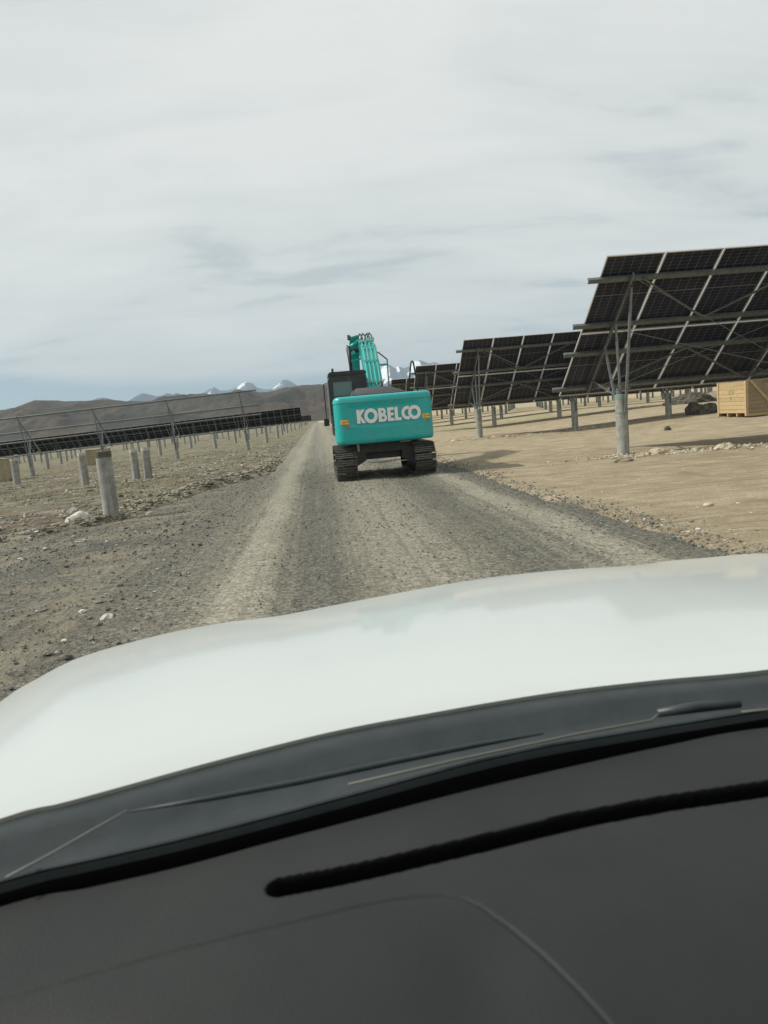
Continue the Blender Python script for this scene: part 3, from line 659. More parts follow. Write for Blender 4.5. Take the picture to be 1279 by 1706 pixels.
# bare piles
def bare_pile(x, y, h, r, label, cap=None, z=None, lean=0):
    t = pile_mesh(h, r).build('concrete_pile', concrete, None, True, autos=40); t.location = (x, y, float(gz(x, y)) if z is None else z); t.rotation_euler = (random.uniform(-.015, .015), lean+random.uniform(-.01, .01), 0)
    tag(t, label, 'pile', 'bare concrete piles left of the road')
    if cap:
        m = MB(); m.tube([(0, 0, h-.10), (0, 0, h+.012)], r*1.04, 20); m.build('pile_cap', cap, t, True, autos=40)
    return t
cap_l = mat('pale_cap', (.45, .46, .40), .8)
def onland(px, py):
    z = 0
    for _ in range(12): p = on_z(px, py, z); z = float(gz(p[0], p[1]))
    return p
for (px, py, ptop, r, lab, cap) in ((186, 860, 752, .145, 'nearest bare concrete pile with a dark cap, standing beside the road on the left', concrete_dark),
        (143, 808, 754, .15, 'bare concrete pile with a pale cap left of the dark capped one', cap_l),
        (228, 800, 749, .14, 'bare concrete pile, left one of the close pair behind the dark capped pile', cap_l),
        (248, 797, 746, .15, 'bare concrete pile, right one of the close pair behind the dark capped pile', cap_l),
        (29, 807, 764, .18, 'bare concrete pile beside the tan crate at the left edge', cap_l),
        (172, 800, 752, .13, 'bare concrete pile mostly hidden behind the dark capped one', None)):
    p = onland(px, py); q = on_y(px, ptop, p[1]); bare_pile(p[0], p[1], q[2]-p[2], r, lab, cap)
row_y = [66.7, 83.2, 99.8, 116.4, 133, 148]
for ri, y in enumerate(row_y):
    k = 0; x = -4.55
    while x > -.47*y-1:
        xx_ = x+random.uniform(-.2, .2); yy_ = y+random.uniform(-.6, .6)
        bare_pile(xx_, yy_, 1.5+random.uniform(-.1, .12), .15, 'distant bare pile, %s from the road in the %s row behind the bare frames' % (ORD[k], ORD[ri]))
        x -= 4.65; k += 1
for k in range(10):
    bare_pile(-4.3-random.uniform(0, .3), 178+k*20, 1.5, .15, 'far bare pile in the line beside the road end, %s beyond the dark tables' % ORD[k])

# ------------------------------------------------------------------ crates
front_shade_w = mat('crate_board_shaded', (.24, .185, .12), .85, noise=(5, (.33, .26, .17), .3, .7), bump=(40, .2, .01))  # browner front boards, the shade of that face put into the colour
def crate(label, pos, rz, W, D, Ht, group, text=True, n=9, mm=(wood, wood2)):
    """origin = near left bottom corner; W along x (front), D along y (left side)"""
    t = thing('wooden_crate', label, 'crate', pos, rz, group); r = random.Random(len(label)*7+n)
    z0 = .13; hh = (Ht-z0-.02)/n
    for i in range(n):
        for side in range(4):
            m = MB(); a_ = z0+i*hh+.004; b_ = z0+(i+1)*hh-.004; pr = r.uniform(0, .004)
            if side == 0: m.box((.03, .02-pr, a_), (W-.03, .04, b_))
            elif side == 1: m.box((.02-pr, .045, a_), (.04, D-.045, b_))
            elif side == 2: m.box((W-.04, .045, a_), (W-.02, D-.045, b_))
            else: m.box((.03, D-.04, a_), (W-.03, D-.02, b_))
            m.build('plank', (front_shade_w if side == 0 and text else mm[0]) if r.random() < .6 or side == 0 else mm[1], t)
    for x0, y0 in ((0, 0), (W-.1, 0), (0, D-.1), (W-.1, D-.1)):
        m = MB(); m.box((x0-.012, y0-.012, .02), (x0+.10, y0+.10, Ht)); m.build('corner_post', mm[1], t)
    m = MB(); m.box((-.02, -.02, Ht+.001), (W+.02, D+.02, Ht+.035)); m.build('lid', mm[1], t)
    for k in range(4):
        m = MB(); y0 = (D-.1)*k/3; m.box((.02, y0+.003, .0), (W-.02, y0+.095, .12)); m.build('pallet_block', mm[0], t)
    m = MB(); m.bar((.14, -.002, Ht-.1), (W*.5, -.002, z0+.12), .035, .10, (0, 0, 1)); m.build('diagonal_brace', mm[1], t)
    for zz1 in (Ht-.09, z0+.005):
        m = MB(); m.box((-.001, .105, zz1), (.014, D-.105, zz1+.08)); m.build('batten', mm[1], t)
    if text:
        def words(txt, loc, rot, size):
            cu = bpy.data.curves.new('stencil', 'FONT'); cu.body = txt; cu.size = size; cu.extrude = .001; cu.align_x = 'CENTER'
            o = bpy.data.objects.new('stencil_mark', cu); col.objects.link(o); dg = bpy.context.evaluated_depsgraph_get()
            me = bpy.data.meshes.new_from_object(o.evaluated_get(dg)); bpy.data.objects.remove(o); me.materials.clear(); me.materials.append(ink)
            o = link('stencil_mark', me, t, loc); o.rotation_euler = rot
        words('IIOP', (.0145, D*.50, Ht*.56), (R_(90), 0, R_(-90)), .26); words('IIII', (.0145, D*.52, Ht*.42), (R_(90), 0, R_(-90)), .2)
        words('HIIIIH', (W*.36, .012, Ht*.80), (R_(90), 0, 0), .16)
    return t
cp = onland(1243, 694)
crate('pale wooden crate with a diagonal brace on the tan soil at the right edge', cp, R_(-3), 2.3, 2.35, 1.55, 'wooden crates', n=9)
tanw = mat('tan_board', (.40, .33, .22), .9, noise=(4, (.30, .25, .17), .35, .65))
p = onland(-20, 806); crate('weathered tan crate cut off by the left edge of the view', (p[0]-1.2, p[1], p[2]), R_(4), 2.35, 1.6, 1.35, 'wooden crates', False, 6, (tanw, tanw))
p = onland(150, 776); crate('small greyish crate seen just behind the dark capped pile', (p[0]-.2, p[1], p[2]), R_(3), 1.6, 1.2, 1.2, 'wooden crates', False, 6, (tanw, tanw))

# ------------------------------------------------------------------ excavator
ex = thing('excavator', 'teal crawler excavator driving ahead in the middle of the gravel road', 'excavator', (1.54, 17.62, .012))
# tracks
worn = mat('worn_grouser', (.17, .165, .15), .5, .5, noise=(8, (.08, .078, .07), .4, .6))
def track(xc):
    t = bpy.data.objects.new('track', None)
    # track frame mesh as the part, shoes as sub-parts
    m = MB(); m.box((xc-.14, .45, .16), (xc+.14, 2.95, .56)); tr = m.build('track', black_p, ex, bevel=.04)
    hgt, r_, y0, y1 = .74, .32, .42, 3.05; zc = .375
    for yy_, rr in ((y0, .27), (y1, .25)):
        m = MB(); m.tube([(xc-.10, yy_, zc), (xc+.10, yy_, zc)], rr, 20); m.tube([(xc-.2, yy_, zc), (xc+.2, yy_, zc)], .12, 14); m.build('sprocket', rubber, tr)
    for k in range(5):
        m = MB(); m.tube([(xc-.15, .85+k*.43, .17), (xc+.15, .85+k*.43, .17)], .11, 12); m.build('roller', rubber, tr)
    sm = MB(); sm.box((-.25, -.070, -.012), (.25, .070, .010))
    sm.cur = 1
    for q in (-.052, .0, .052): sm.box((-.25, q-.009, .010), (.25, q+.009, .042))
    sm.cur = 0
    sm.box((-.08, -.06, -.06), (-.04, .06, -.012)); sm.box((.04, -.06, -.06), (.08, .06, -.012))
    so = sm.build('track_shoe', [rubber, worn]); sme = so.data; bpy.data.objects.remove(so)
    per = 2*(y1-y0)+2*math.pi*.345; nsh = int(per/.165); 
    for k in range(nsh):
        d = per*k/nsh; R0 = .345
        if d < (y1-y0): y, z, a = y0+d, zc+R0, 0
        elif d < (y1-y0)+math.pi*R0: th = (d-(y1-y0))/R0; y, z, a = y1+R0*math.sin(th), zc+R0*math.cos(th), -th
        elif d < 2*(y1-y0)+math.pi*R0: dd = d-(y1-y0)-math.pi*R0; y, z, a = y1-dd, zc-R0, math.pi
        else: th = (d-2*(y1-y0)-math.pi*R0)/R0; y, z, a = y0-R0*math.sin(th), zc-R0*math.cos(th), math.pi-th
        o = link('track_shoe', sme, tr, (xc, y, z)); o.rotation_euler = (a, 0, 0)
    return tr
track(-.94); track(.94)
m = MB(); m.box((-.46, .95, .42), (.46, 2.55, .80)); m.prism([(1.0, .44), (1.3, .44), (1.3, .78), (1.0, .78)], -.46, .46)
for sx in (-1, 1):
    for yy_ in (.75, 2.45):
        vs = [(sx*.44, yy_+a_*.16, z) for a_ in (-1, 1) for z in (.42, .78)]+[(sx*.86, yy_+a_*.20, z) for a_ in (-1, 1) for z in (.20, .62)]
        m.add(vs, [(0, 1, 5, 4), (2, 6, 7, 3), (1, 3, 7, 5), (0, 4, 6, 2), (0, 2, 3, 1), (4, 5, 7, 6)])
m.box((-.86, .62, .60), (.86, .80, .84))
m.build('undercarriage', black_p, ex)
m = MB(); m.tube([(0, 1.75, .78), (0, 1.75, .93)], .55, 28); m.build('slewing_ring', black_p, ex, True, autos=40)
# counterweight: swept skin
A_ = 1.165
def plan(n=90):
    pts = []; rc = .20
    def rear(x): return .11*(x/A_)**2
    yc = rear(A_-rc)+.02
    pts += [(-A_, 1.05), (-A_, .8), (-A_, .6)]
    for k in range(9): a = math.pi/2*k/8; pts.append((-A_+rc-rc*math.cos(a), yc+rc-.02-rc*math.sin(a)+.02*(1-k/8)))
    for x in np.linspace(-A_+rc+.03, A_-rc-.03, 57): pts.append((x, rear(x)))
    for k in range(8, -1, -1): a = math.pi/2*k/8; pts.append((A_-rc+rc*math.cos(a), yc+rc-.02-rc*math.sin(a)+.02*(1-k/8)))
    pts += [(A_, .6), (A_, .8), (A_, 1.05)]
    return pts
def rear_y(x): return .11*(x/A_)**2
PL = plan(); zs = [.85, .86, .88, .92]+list(np.arange(.96, 1.78, .02))+[1.79, 1.795, 1.815, 1.82, 1.86, 1.90, 1.935, 1.955, 1.968, 1.972]
def cw_off(x, z):
    o = 0
    if z < .92: o -= .05*((.92-z)/.07)**2
    if 1.794 <= z <= 1.816: o -= .014
    if z > 1.82: o -= .045*((z-1.82)/.15)**2.2
    if z > 1.95: o -= .05*((z-1.95)/.022)
    zc = 1.225+.05*(x/.8)**2; k = min(1, max(0, (z-zc)/.035)); k = k*k*(3-2*k); e = min(1, max(0, (.86-abs(x))/.12))
    if z < 1.79: o += -.022*k*e*min(1, max(0, (1.79-z)/.10))
    return o
m = MB(); P = []; npl = len(PL)
for i, (x, y) in enumerate(PL):
    a_, b_ = PL[max(i-1, 0)], PL[min(i+1, npl-1)]; tx, ty = b_[0]-a_[0], b_[1]-a_[1]; l = math.hypot(tx, ty); nx_, ny_ = ty/l, -tx/l
    for z in zs: o = cw_off(x, z); P.append((x+nx_*o, y+ny_*o, z))
m.grid(P, npl, len(zs)); nz_ = len(zs)
half = npl//2
for j in (0, nz_-1):
    top = [P[i*nz_+j] for i in range(npl)]; nn = len(top)
    m.add(top, [(i, i+1, nn-2-i, nn-1-i) for i in range(nn//2-1)])
cw = m.build('counterweight', teal, ex, True, autos=50); cw.location.x = .035
# KOBELCO lettering
def ring(cx_, cz, R0, r0, a0=0, a1=360, n=36):
    q = []
    for k in range(n):
        t0, t1 = R_(a0+(a1-a0)*k/n), R_(a0+(a1-a0)*(k+1)/n)
        q.append([(cx_+R0*math.cos(t0), cz+R0*math.sin(t0)), (cx_+R0*math.cos(t1), cz+R0*math.sin(t1)), (cx_+r0*math.cos(t1), cz+r0*math.sin(t1)), (cx_+r0*math.cos(t0), cz+r0*math.sin(t0))])
    return q
def rect(x0, z0, x1, z1): return [[(x0, z0), (x1, z0), (x1, z1), (x0, z1)]]
def halfD(x0, z0, z1, w_, t):                        # bowl of a B
    q = []; c = (z0+z1)/2; R0 = (z1-z0)/2; xs_ = x0+w_-R0
    q += rect(x0, z1-t, xs_, z1)+rect(x0, z0, xs_, z0+t)
    return q+ring(xs_, c, R0, R0-t, -90, 90, 14)
def letter(quads, name='letter'):
    m = MB(); quads = [[(x0+(x-x0)*.915, z) for x, z in q] for q in quads]
    for q in quads:
        f = [(x, rear_y(x)-.012, z) for x, z in q]; b = [(x, rear_y(x)+.03, z) for x, z in q]
        m.add(f+b, [(0, 1, 2, 3), (0, 4, 5, 1), (1, 5, 6, 2), (2, 6, 7, 3), (3, 7, 4, 0)])
    return m.build(name, white_p, cw)
zb, hL = 1.325, .315; zc_ = zb+hL/2; T = .082; x0 = -.645
K = rect(x0, zb, x0+T, zb+hL)+[[(x0+T-.012, zc_-.02), (x0+.215, zb+hL), (x0+.115, zb+hL), (x0+T-.012, zc_+.07)]]+[[(x0+T-.01, zc_+.05), (x0+.225, zb), (x0+.125, zb), (x0+T-.01, zc_-.03)]]
letter(K)
letter(ring(x0+.19+.17, zc_, .172, .088))
bx = x0+.19+.36
letter(rect(bx, zb, bx+T, zb+hL)+halfD(bx+T-.002, zc_-.012+.0, zb+hL, .115, .058)+halfD(bx+T-.002, zb, zc_+.018, .135, .060))
e0 = bx+.235
letter(rect(e0, zb, e0+T, zb+hL)+rect(e0+T, zb, e0+.165, zb+.066)+rect(e0+T, zb+hL-.066, e0+.165, zb+hL)+rect(e0+T, zc_-.03, e0+.155, zc_+.03))
l0 = e0+.185
letter(rect(l0, zb, l0+T, zb+hL)+rect(l0+T, zb, l0+.165, zb+.07))
c0 = l0+.175
letter(ring(c0+.157, zc_, .157, .083, 90, 270, 20)+rect(c0+.157, zb+hL-.076, c0+.205, zb+hL)+rect(c0+.157, zb, c0+.205, zb+.076))
letter(ring(c0+.175+.165, zc_, .165, .085))
def skin_y(x):
    q = [p for p in PL if p[1] < .4]; return float(np.interp(x, [p[0] for p in q], [p[1] for p in q]))
def plate(name, x0, x1, z0, z1, mm, off=.013, par=cw):
    m = MB(); k = 7; xs_ = np.linspace(x0, x1, k); F1 = [(x, skin_y(x)-off, z) for x in xs_ for z in (z0, z1)]; F2 = [(x, skin_y(x)+.02, z) for x in xs_ for z in (z0, z1)]
    m.add(F1+F2, [(2*i, 2*i+2, 2*i+3, 2*i+1) for i in range(k-1)]+[(2*i, 2*k+2*i, 2*k+2*i+2, 2*i+2) for i in range(k-1)]+[(2*i+1, 2*i+3, 2*k+2*i+3, 2*k+2*i+1) for i in range(k-1)]+[(0, 1, 2*k+1, 2*k), (2*k-2, 4*k-2, 4*k-1, 2*k-1)]); return m.build(name, mm, par)
for xa in (-1.03, .895):
    s = plate('warning_sticker', xa, xa+.19, 1.33, 1.43, yellow_m)
    plate('sticker_mark', xa+.02, xa+.10, 1.345, 1.415, orange_m, .0145, s); plate('sticker_mark', xa+.160, xa+.178, 1.37, 1.42, hose_m, .0145, s)
    plate('sticker_mark', xa+.11, xa+.145, 1.375, 1.39, hose_m, .0145, s)
    plate('warning_sticker', xa+.12, xa+.165, 1.23, 1.29, red_m)
# bodywork
m = MB(); m.box((-1.10, 1.06, .90), (-.30, 3.3, 1.35)); m.box((.35, 1.06, .90), (1.10, 3.7, 1.72)); m.box((-.9, 1.06, .93), (.9, 3.4, 1.08)); m.build('deck', teal, ex, bevel=.03)
m = MB(); m.box((-1.095, 1.062, 1.355), (-.25, 2.0, 1.90)); m.box((-.25, 1.062, 1.1), (1.095, 1.95, 1.90)); m.build('engine_bay', teal, ex, bevel=.03)
m = MB(); vs = [(-.72, .55, 1.96), (.78, .55, 1.96), (.78, 1.9, 1.9), (-.72, 1.9, 1.9), (-.58, .80, 2.17), (.30, .80, 2.17), (.22, 1.8, 2.17), (-.58, 1.8, 2.17)]
m.add(vs, [(0, 1, 2, 3), (4, 5, 6, 7), (0, 1, 5, 4), (1, 2, 6, 5), (2, 3, 7, 6), (3, 0, 4, 7)]); m.build('engine_hood', grey_p, ex, True, bevel=.06, autos=50)
m = MB(); m.tube([(.15, 1.5, 1.95), (.15, 1.5, 2.2), (.17, 1.55, 2.3)], .04, 12); m.build('exhaust_pipe', black_p, ex, True)
vent = mat('vent_shadow', (.01, .06, .055), .8)
for j in range(7):
    for i in range(2):
        m = MB(); m.box((-A_-.004, .48+i*.14, 1.20+j*.095), (-A_+.01, .57+i*.14, 1.26+j*.095)); m.build('vent_slot', vent, cw, bevel=.004)
m = MB(); m.box((-.85, .3, .83), (.85, 1.6, .87)); m.build('belly_plate', black_p, ex)
m = MB(); m.tube([(-.62, .5, .66), (-.62, .5, .86)], .035, 10); m.box((.40, .45, .80), (.66, .7, .88)); m.build('drain_fitting', mat('pale_fitting', (.5, .47, .38), .7), ex)
# cab
cx0, cx1, cy0, cy1, cz0, cz1 = -1.14, -.17, 2.05, 3.75, 1.05, 2.66
m = MB(); pw = .09
for x in (cx0, cx1-pw):
    m.box((x, cy0, cz0), (x+pw, cy0+pw, cz1-.1)); m.box((x, cy1-pw, cz0), (x+pw, cy1, cz1-.1)); m.box((x+.002, (cy0+cy1)/2-.04, cz0), (x+pw-.002, (cy0+cy1)/2+.04, cz1-.1))
    m.box((x+.001, cy0+pw, cz0), (x+pw-.001, cy1-pw, cz0+.5))
m.box((cx0+pw, cy0+.002, cz0), (cx1-pw, cy0+pw-.01, 2.05)); m.box((cx0+pw, cy0+.002, 2.42), (cx1-pw, cy0+pw-.01, cz1-.1))
m.box((cx1-pw-.30, cy0+.003, 2.05), (cx1-pw, cy0+pw-.012, 2.42))
m.box((cx0+pw, cy1-pw, cz0), (cx1-pw, cy1-.002, cz0+.35))
cab = m.build('cab', black_p, ex)
m = MB(); m.box((cx0-.01, cy0-.02, cz1-.10), (cx1+.01, cy1+.03, cz1+.02)); m.build('cab_roof', black_p, cab, True, bevel=.035, autos=50)
m = MB(); m.box((cx0+pw+.001, cy0+.03, 2.051), (cx1-pw-.301, cy0+.036, 2.419)); m.build('rear_window', glass_m, cab)
for x in (cx0+.03, cx1-.04):
    m = MB(); m.box((x, cy0+pw, cz0+.5), (x+.006, cy1-pw, cz1-.1)); m.build('side_window', glass_m, cab)
m = MB(); m.box((cx0+pw, cy1-.04, cz0+.35), (cx1-pw, cy1-.034, cz1-.1)); m.build('windscreen', glass_m, cab)
m = MB(); m.box((-.9, 2.5, 1.3), (-.45, 2.62, 2.15)); m.box((-.9, 2.5, 1.3), (-.45, 3.0, 1.6)); m.build('seat', grey_p, cab, bevel=.03)
for x, y in ((cx0-.035, cy0+.05), (cx0-.03, cy1-.3)):
    m = MB(); m.tube([(x+.03, y, 1.35), (x, y, 1.38), (x, y, 2.5), (x+.03, y, 2.53)], .012, 6); m.build('grab_rail', mat('pale_rail', (.35, .38, .38), .4, .5), ex)
m = MB(); m.tube([(-1.14, 3.7, 1.45), (-1.27, 3.6, 1.40), (-1.27, 3.6, 2.45), (-1.14, 3.7, 2.5)], .017, 6); m.build('mirror_rail', black_p, ex)
m = MB(); m.box((-1.35, 3.55, 1.30), (-1.2, 3.6, 1.50)); m.build('mirror', black_p, ex, bevel=.01)
m = MB(); m.tube([(cx0+.12, 2.3, 2.66), (cx0+.12, 2.3, 2.78)], .03, 8); m.build('beacon', black_p, cab)
m = MB(); m.tube([(.86, 1.9, 1.85), (.97, 1.9, 2.6), (1.0, 1.9, 2.76), (1.03, 1.9, 2.79), (1.06, 1.9, 2.76), (1.12, 1.95, 2.3), (1.16, 2.1, 1.7)], .022, 8); m.build('handrail', black_p, ex, True)
m = MB(); m.tube([(.55, 2.1, 1.7), (.48, 2.9, 2.1), (.70, 5.0, 3.1), (.50, 5.5, 3.36), (.34, 5.9, 3.45)], .02, 8); m.build('side_pipe', black_p, ex, True)
m = MB(); m.tube([(.28, 4.6, 2.93), (.66, 4.6, 2.93)], .03, 8); m.build('work_light_bracket', teal_d, ex)
# boom: swept box sections
def sweep(name, secs, m_, par=ex, bev=.02):
    """secs: (x centre, y, z, width, height, pitch deg)"""
    m = MB(); P = []
    for (x, y, z, w_, h_, a) in secs:
        ca, sa = math.cos(R_(a)), math.sin(R_(a))
        for sx, sz in ((-1, -1), (1, -1), (1, 1), (-1, 1)):
            P.append((x+sx*w_/2, y-sa*sz*h_/2, z+ca*sz*h_/2))
    fs = []
    for i in range(len(secs)-1):
        for k in range(4): fs.append((i*4+k, i*4+(k+1) % 4, i*4+4+(k+1) % 4, i*4+4+k))
    fs += [(3, 2, 1, 0), tuple(range(len(secs)*4-4, len(secs)*4))]
    m.add(P, fs); return m.build(name, m_, par, True, bevel=bev, autos=35)
BX = .13
boom_secs = [(BX, 2.75, 1.55, .46, .35, 40), (BX+.01, 3.4, 2.05, .46, .50, 40), (BX+.04, 4.4, 2.72, .46, .60, 34), (BX+.07, 5.4, 3.25, .45, .62, 26), (BX+.09, 6.2, 3.52, .44, .52, 12), (BX+.08, 6.9, 3.62, .42, .40, 2), (BX+.07, 7.5, 3.62, .38, .30, -6)]
boom = sweep('boom', boom_secs, teal)
def boom_top(y, dx, up=.04):
    ys_ = [s[1]-math.sin(R_(s[5]))*s[4]/2 for s in boom_secs]; zs_ = [s[2]+math.cos(R_(s[5]))*s[4]/2 for s in boom_secs]; xs_ = [s[0] for s in boom_secs]
    return (float(np.interp(y, ys_, xs_))+dx, y, float(np.interp(y, ys_, zs_))+up)
for dx in (-.17, -.07, .05, .16):
    m = MB(); m.tube([boom_top(y, dx) for y in (2.7, 3.2, 4.1, 5.1, 5.7, 6.1)], .021, 8); m.build('hydraulic_pipe', teal_d, boom, True)
for y in (3.4, 4.3, 5.2, 5.9):
    a_ = boom_top(y, -.21, .06); b_ = boom_top(y, .21, .06); m = MB(); m.bar(a_, b_, .05, .035); m.build('pipe_clamp', mat('pale_clamp', (.30, .62, .56), .5), boom)
for sx in (-.17, .17):                                # boom lift cylinders beside the boom
    m = MB(); m.tube([(BX+sx*1.9, 3.3, 1.2), (BX+sx*1.9, 4.6, 2.2)], .07, 12); m.build('lift_cylinder', teal, ex, True, autos=50)
    m = MB(); m.tube([(BX+sx*1.9, 4.6, 2.2), (BX+sx*1.9, 5.3, 2.85)], .04, 12); m.build('cylinder_rod', chrome, ex, True, autos=50)
for k, (x, dy) in enumerate(((-.12, 0), (-.02, .1), (.10, .05), (.18, .15))):   # hose arcs at the bend
    p0 = Vector(boom_top(5.95+dy*.3, x+.0, .04)); m = MB()
    m.tube([p0, p0+Vector((-.02, .1, .16)), p0+Vector((-.06, .28, .27)), p0+Vector((-.10, .5, .22)), p0+Vector((-.13, .7, .02))], .022, 8); m.build('hose', hose_m, boom, True)
m = MB(); m.box((BX+.06, 5.8, 3.75), (BX+.30, 6.0, 3.86)); m.box((BX-.16, 5.9, 3.74), (BX+.02, 6.05, 3.82)); m.build('valve_block', mat('pale_clamp', (.30, .62, .56), .5), boom)
# arm (stick), its cylinder and the linkage beyond the bend, offset to the left as seen
m = MB(); m.tube([(BX-.42, 6.9, 3.60), (BX+.30, 6.9, 3.60)], .075, 14); m.build('pivot_pin', black_p, boom)
arm = sweep('arm', [(BX-.25, 7.0, 4.00, .28, .20, 60), (BX-.25, 7.35, 3.72, .30, .46, 75), (BX-.26, 7.5, 3.2, .30, .42, 95), (BX-.27, 7.3, 2.3, .28, .34, 100), (BX-.28, 7.0, 1.3, .26, .26, 104)], teal)
m = MB(); m.tube([(BX-.46, 6.55, 3.72), (BX-.44, 6.6, 2.75)], .055, 10); m.build('arm_cylinder', black_p, arm, True)
m = MB(); m.tube([(BX-.40, 6.35, 3.68), (BX-.1, 6.5, 3.88)], .05, 10); m.build('linkage', teal_d, arm, True)
for q_ in range(3):
    m = MB()
    if q_ == 0: m.bar((BX-.42, 6.5, 3.25), (BX-.05, 6.5, 3.3), .04, .05)
    elif q_ == 1: m.bar((BX-.40, 6.5, 3.95), (BX-.15, 6.6, 4.02), .05, .05)
    else: m.tube([(BX-.33, 6.4, 3.50), (BX-.33, 6.75, 3.50)], .06, 10)
    m.build('bracket', teal_d, arm)
m = MB(); m.tube([(BX-.40, 6.45, 3.98), (BX-.44, 6.45, 4.02), (BX-.44, 6.4, 3.9)], .05, 8); m.build('work_lamp', black_p, arm)
m = MB(); m.tube([(BX-.5, 6.6, 3.75), (BX-.52, 6.6, 3.6), (BX-.50, 6.6, 3.4), (BX-.44, 6.6, 2.6)], .022, 8); m.build('hose', hose_m, arm, True)
m = MB(); m.prism([(6.6, .45), (6.4, .9), (6.7, 1.35), (7.2, 1.4), (7.4, 1.0), (7.3, .6), (6.9, .35)], BX-.65, BX+.15); m.build('bucket', black_p, arm, bevel=.03)

# ------------------------------------------------------------------ the car the picture is taken from
car = thing('car', 'white car seen from inside over its dashboard, dark cowl and white hood', 'car', (.42, .4, 0))
def carb(mb, name, m_, par=car, **k):
    o = mb.build(name, m_, par, **k)
    if par is car: o.location = (-.42, -.4, 0)
    return o
def pchip(xq, xs_, ys_): return np.interp(xq, xs_, ys_)
def smooth_curve(xk, pts):                            # catmull-rom through pts at params xk
    pts = np.array(pts); n = len(pts)
    def f(t):
        i = int(np.clip(np.searchsorted(xk, t)-1, 0, n-2)); p0 = pts[max(i-1, 0)]; p1, p2 = pts[i], pts[i+1]; p3 = pts[min(i+2, n-1)]
        u = (t-xk[i])/(xk[i+1]-xk[i]); return .5*((2*p1)+(-p0+p2)*u+(2*p0-5*p1+4*p2-p3)*u*u+(-p0+3*p1-3*p2+p3)*u**3)
    return f
fpx = [(0, 1170, .925), (60, 1132, .945), (130, 1097, .96), (220, 1070, .972), (300, 1051, .98), (380, 1037, .985), (430, 1031, .985), (480, 1024, .99), (550, 1010, .995), (640, 993, 1.0), (720, 978, 1.0), (800, 965, 1.0), (880, 955, 1.0), (960, 948, .997), (1030, 944, .992), (1080, 940, .99), (1120, 934, .985), (1180, 929, .98), (1279, 922, .965)]
Fp = [on_z(*p) for p in fpx]
Fp = [(-.93, .95, .76), (-.89, 1.2, .83), (-.83, 1.42, .89)]+Fp+[(1.56, 2.16, .93), (1.66, 1.95, .88), (1.74, 1.6, .82)]
rpx = [(0, 1352), (100, 1327), (200, 1300), (350, 1259), (500, 1221), (600, 1199), (700, 1181), (820, 1160), (950, 1140), (1100, 1123), (1279, 1106)]
Rp = [on_z(p[0], p[1]+2, 1.13) for p in rpx]
Rp = [(-.85, .36, 1.06), (-.7, .50, 1.10), (-.52, .66, 1.125)]+Rp+[(.80, .93, 1.13), (1.15, .84, 1.12), (1.45, .68, 1.09), (1.66, .5, 1.05)]
tF = np.linspace(0, 1, len(Fp)); tR = np.linspace(0, 1, len(Rp))
def arclen(P):
    P = np.array(P); d = np.r_[0, np.cumsum(np.linalg.norm(np.diff(P, axis=0), axis=1))]; return d/d[-1]
tF = arclen(Fp); tR = arclen(Rp); cF = smooth_curve(tF, Fp); cR = smooth_curve(tR, Rp)
m = MB(); P = []; nu, nv = 160, 46
for i in range(nu):
    s = i/(nu-1); a_ = cR(s); b_ = cF(s); dvec = (b_-a_); dh = dvec.copy(); dh[2] = 0; dh /= np.linalg.norm(dh)
    for j in range(nv):
        t = j/(nv-9)
        if t <= 1:
            p = a_+dvec*t; xc = (s-.5)*2
            bul = .022*4*t*(1-t)
            # raised centre panel with soft creases either side
            for sc_ in (-.50, .52): bul += .006*math.exp(-((xc-sc_)/.05)**2)*math.sin(math.pi*min(1, t))
            bul += .010*(1/(1+math.exp(-(xc+.5)/.03))-1/(1+math.exp(-(xc-.52)/.03)))*math.sin(math.pi*t)
            p = p+np.array([0, 0, bul])
            if t < .02: p = p-np.array([0, 0, .006])
        else:
            k = (j-(nv-9))/8; th = k*math.pi/2; slope = (b_[2]-a_[2])/np.linalg.norm(dvec[:2])-.07
            p = b_+dh*.09*math.sin(th)+np.array([0, 0, slope*.05*math.sin(th)-.09*(1-math.cos(th))-(.35 if j == nv-1 else 0)])
        P.append(tuple(p))
m.grid(P, nu, nv)
carb(m, 'hood', car_white, smooth=True)
# hood rear lip (thickness) and cowl
def strip(name, c1, c2, mat_, n=90, mid=None, prof=None):
    m = MB(); P = []; k = len(prof)
    for i in range(n):
        s = i/(n-1); a_, b_ = np.array(c1(s)), np.array(c2(s))
        for (t, dz) in prof: P.append(tuple(a_+(b_-a_)*t+np.array([0, 0, dz])))
    m.grid(P, n, k); return carb(m, name, mat_, smooth=True)
lpx = [(0, 1466), (150, 1430), (300, 1396), (450, 1358), (600, 1318), (760, 1275), (900, 1243), (1100, 1209), (1279, 1180)]
Lp = [(-.7, .435, 1.12), (-.5, .55, 1.133)]+[on_z(*p, 1.135) for p in lpx]+[(.72, .79, 1.135), (1.05, .74, 1.125), (1.5, .55, 1.08)]
cL = smooth_curve(arclen(Lp), Lp)
strip('cowl', cR, cL, plastic, prof=[(-.02, -.012), (.02, -.010), (.10, -.012), (.22, -.016), (.3, -.032), (.55, -.038), (.72, -.034), (.82, -.020), (.92, -.006), (.99, .0), (1.0, -.004), (1.0, -.03)])
kpx = [(0, 1512), (150, 1480), (300, 1447), (450, 1407), (600, 1367), (760, 1324), (900, 1291), (1100, 1249), (1279, 1217)]
Kp = [(-.68, .41, 1.105), (-.49, .53, 1.115)]+[on_z(*p, 1.118) for p in kpx]+[(.70, .74, 1.118), (1.0, .69, 1.11), (1.45, .5, 1.06)]
cK = smooth_curve(arclen(Kp), Kp)
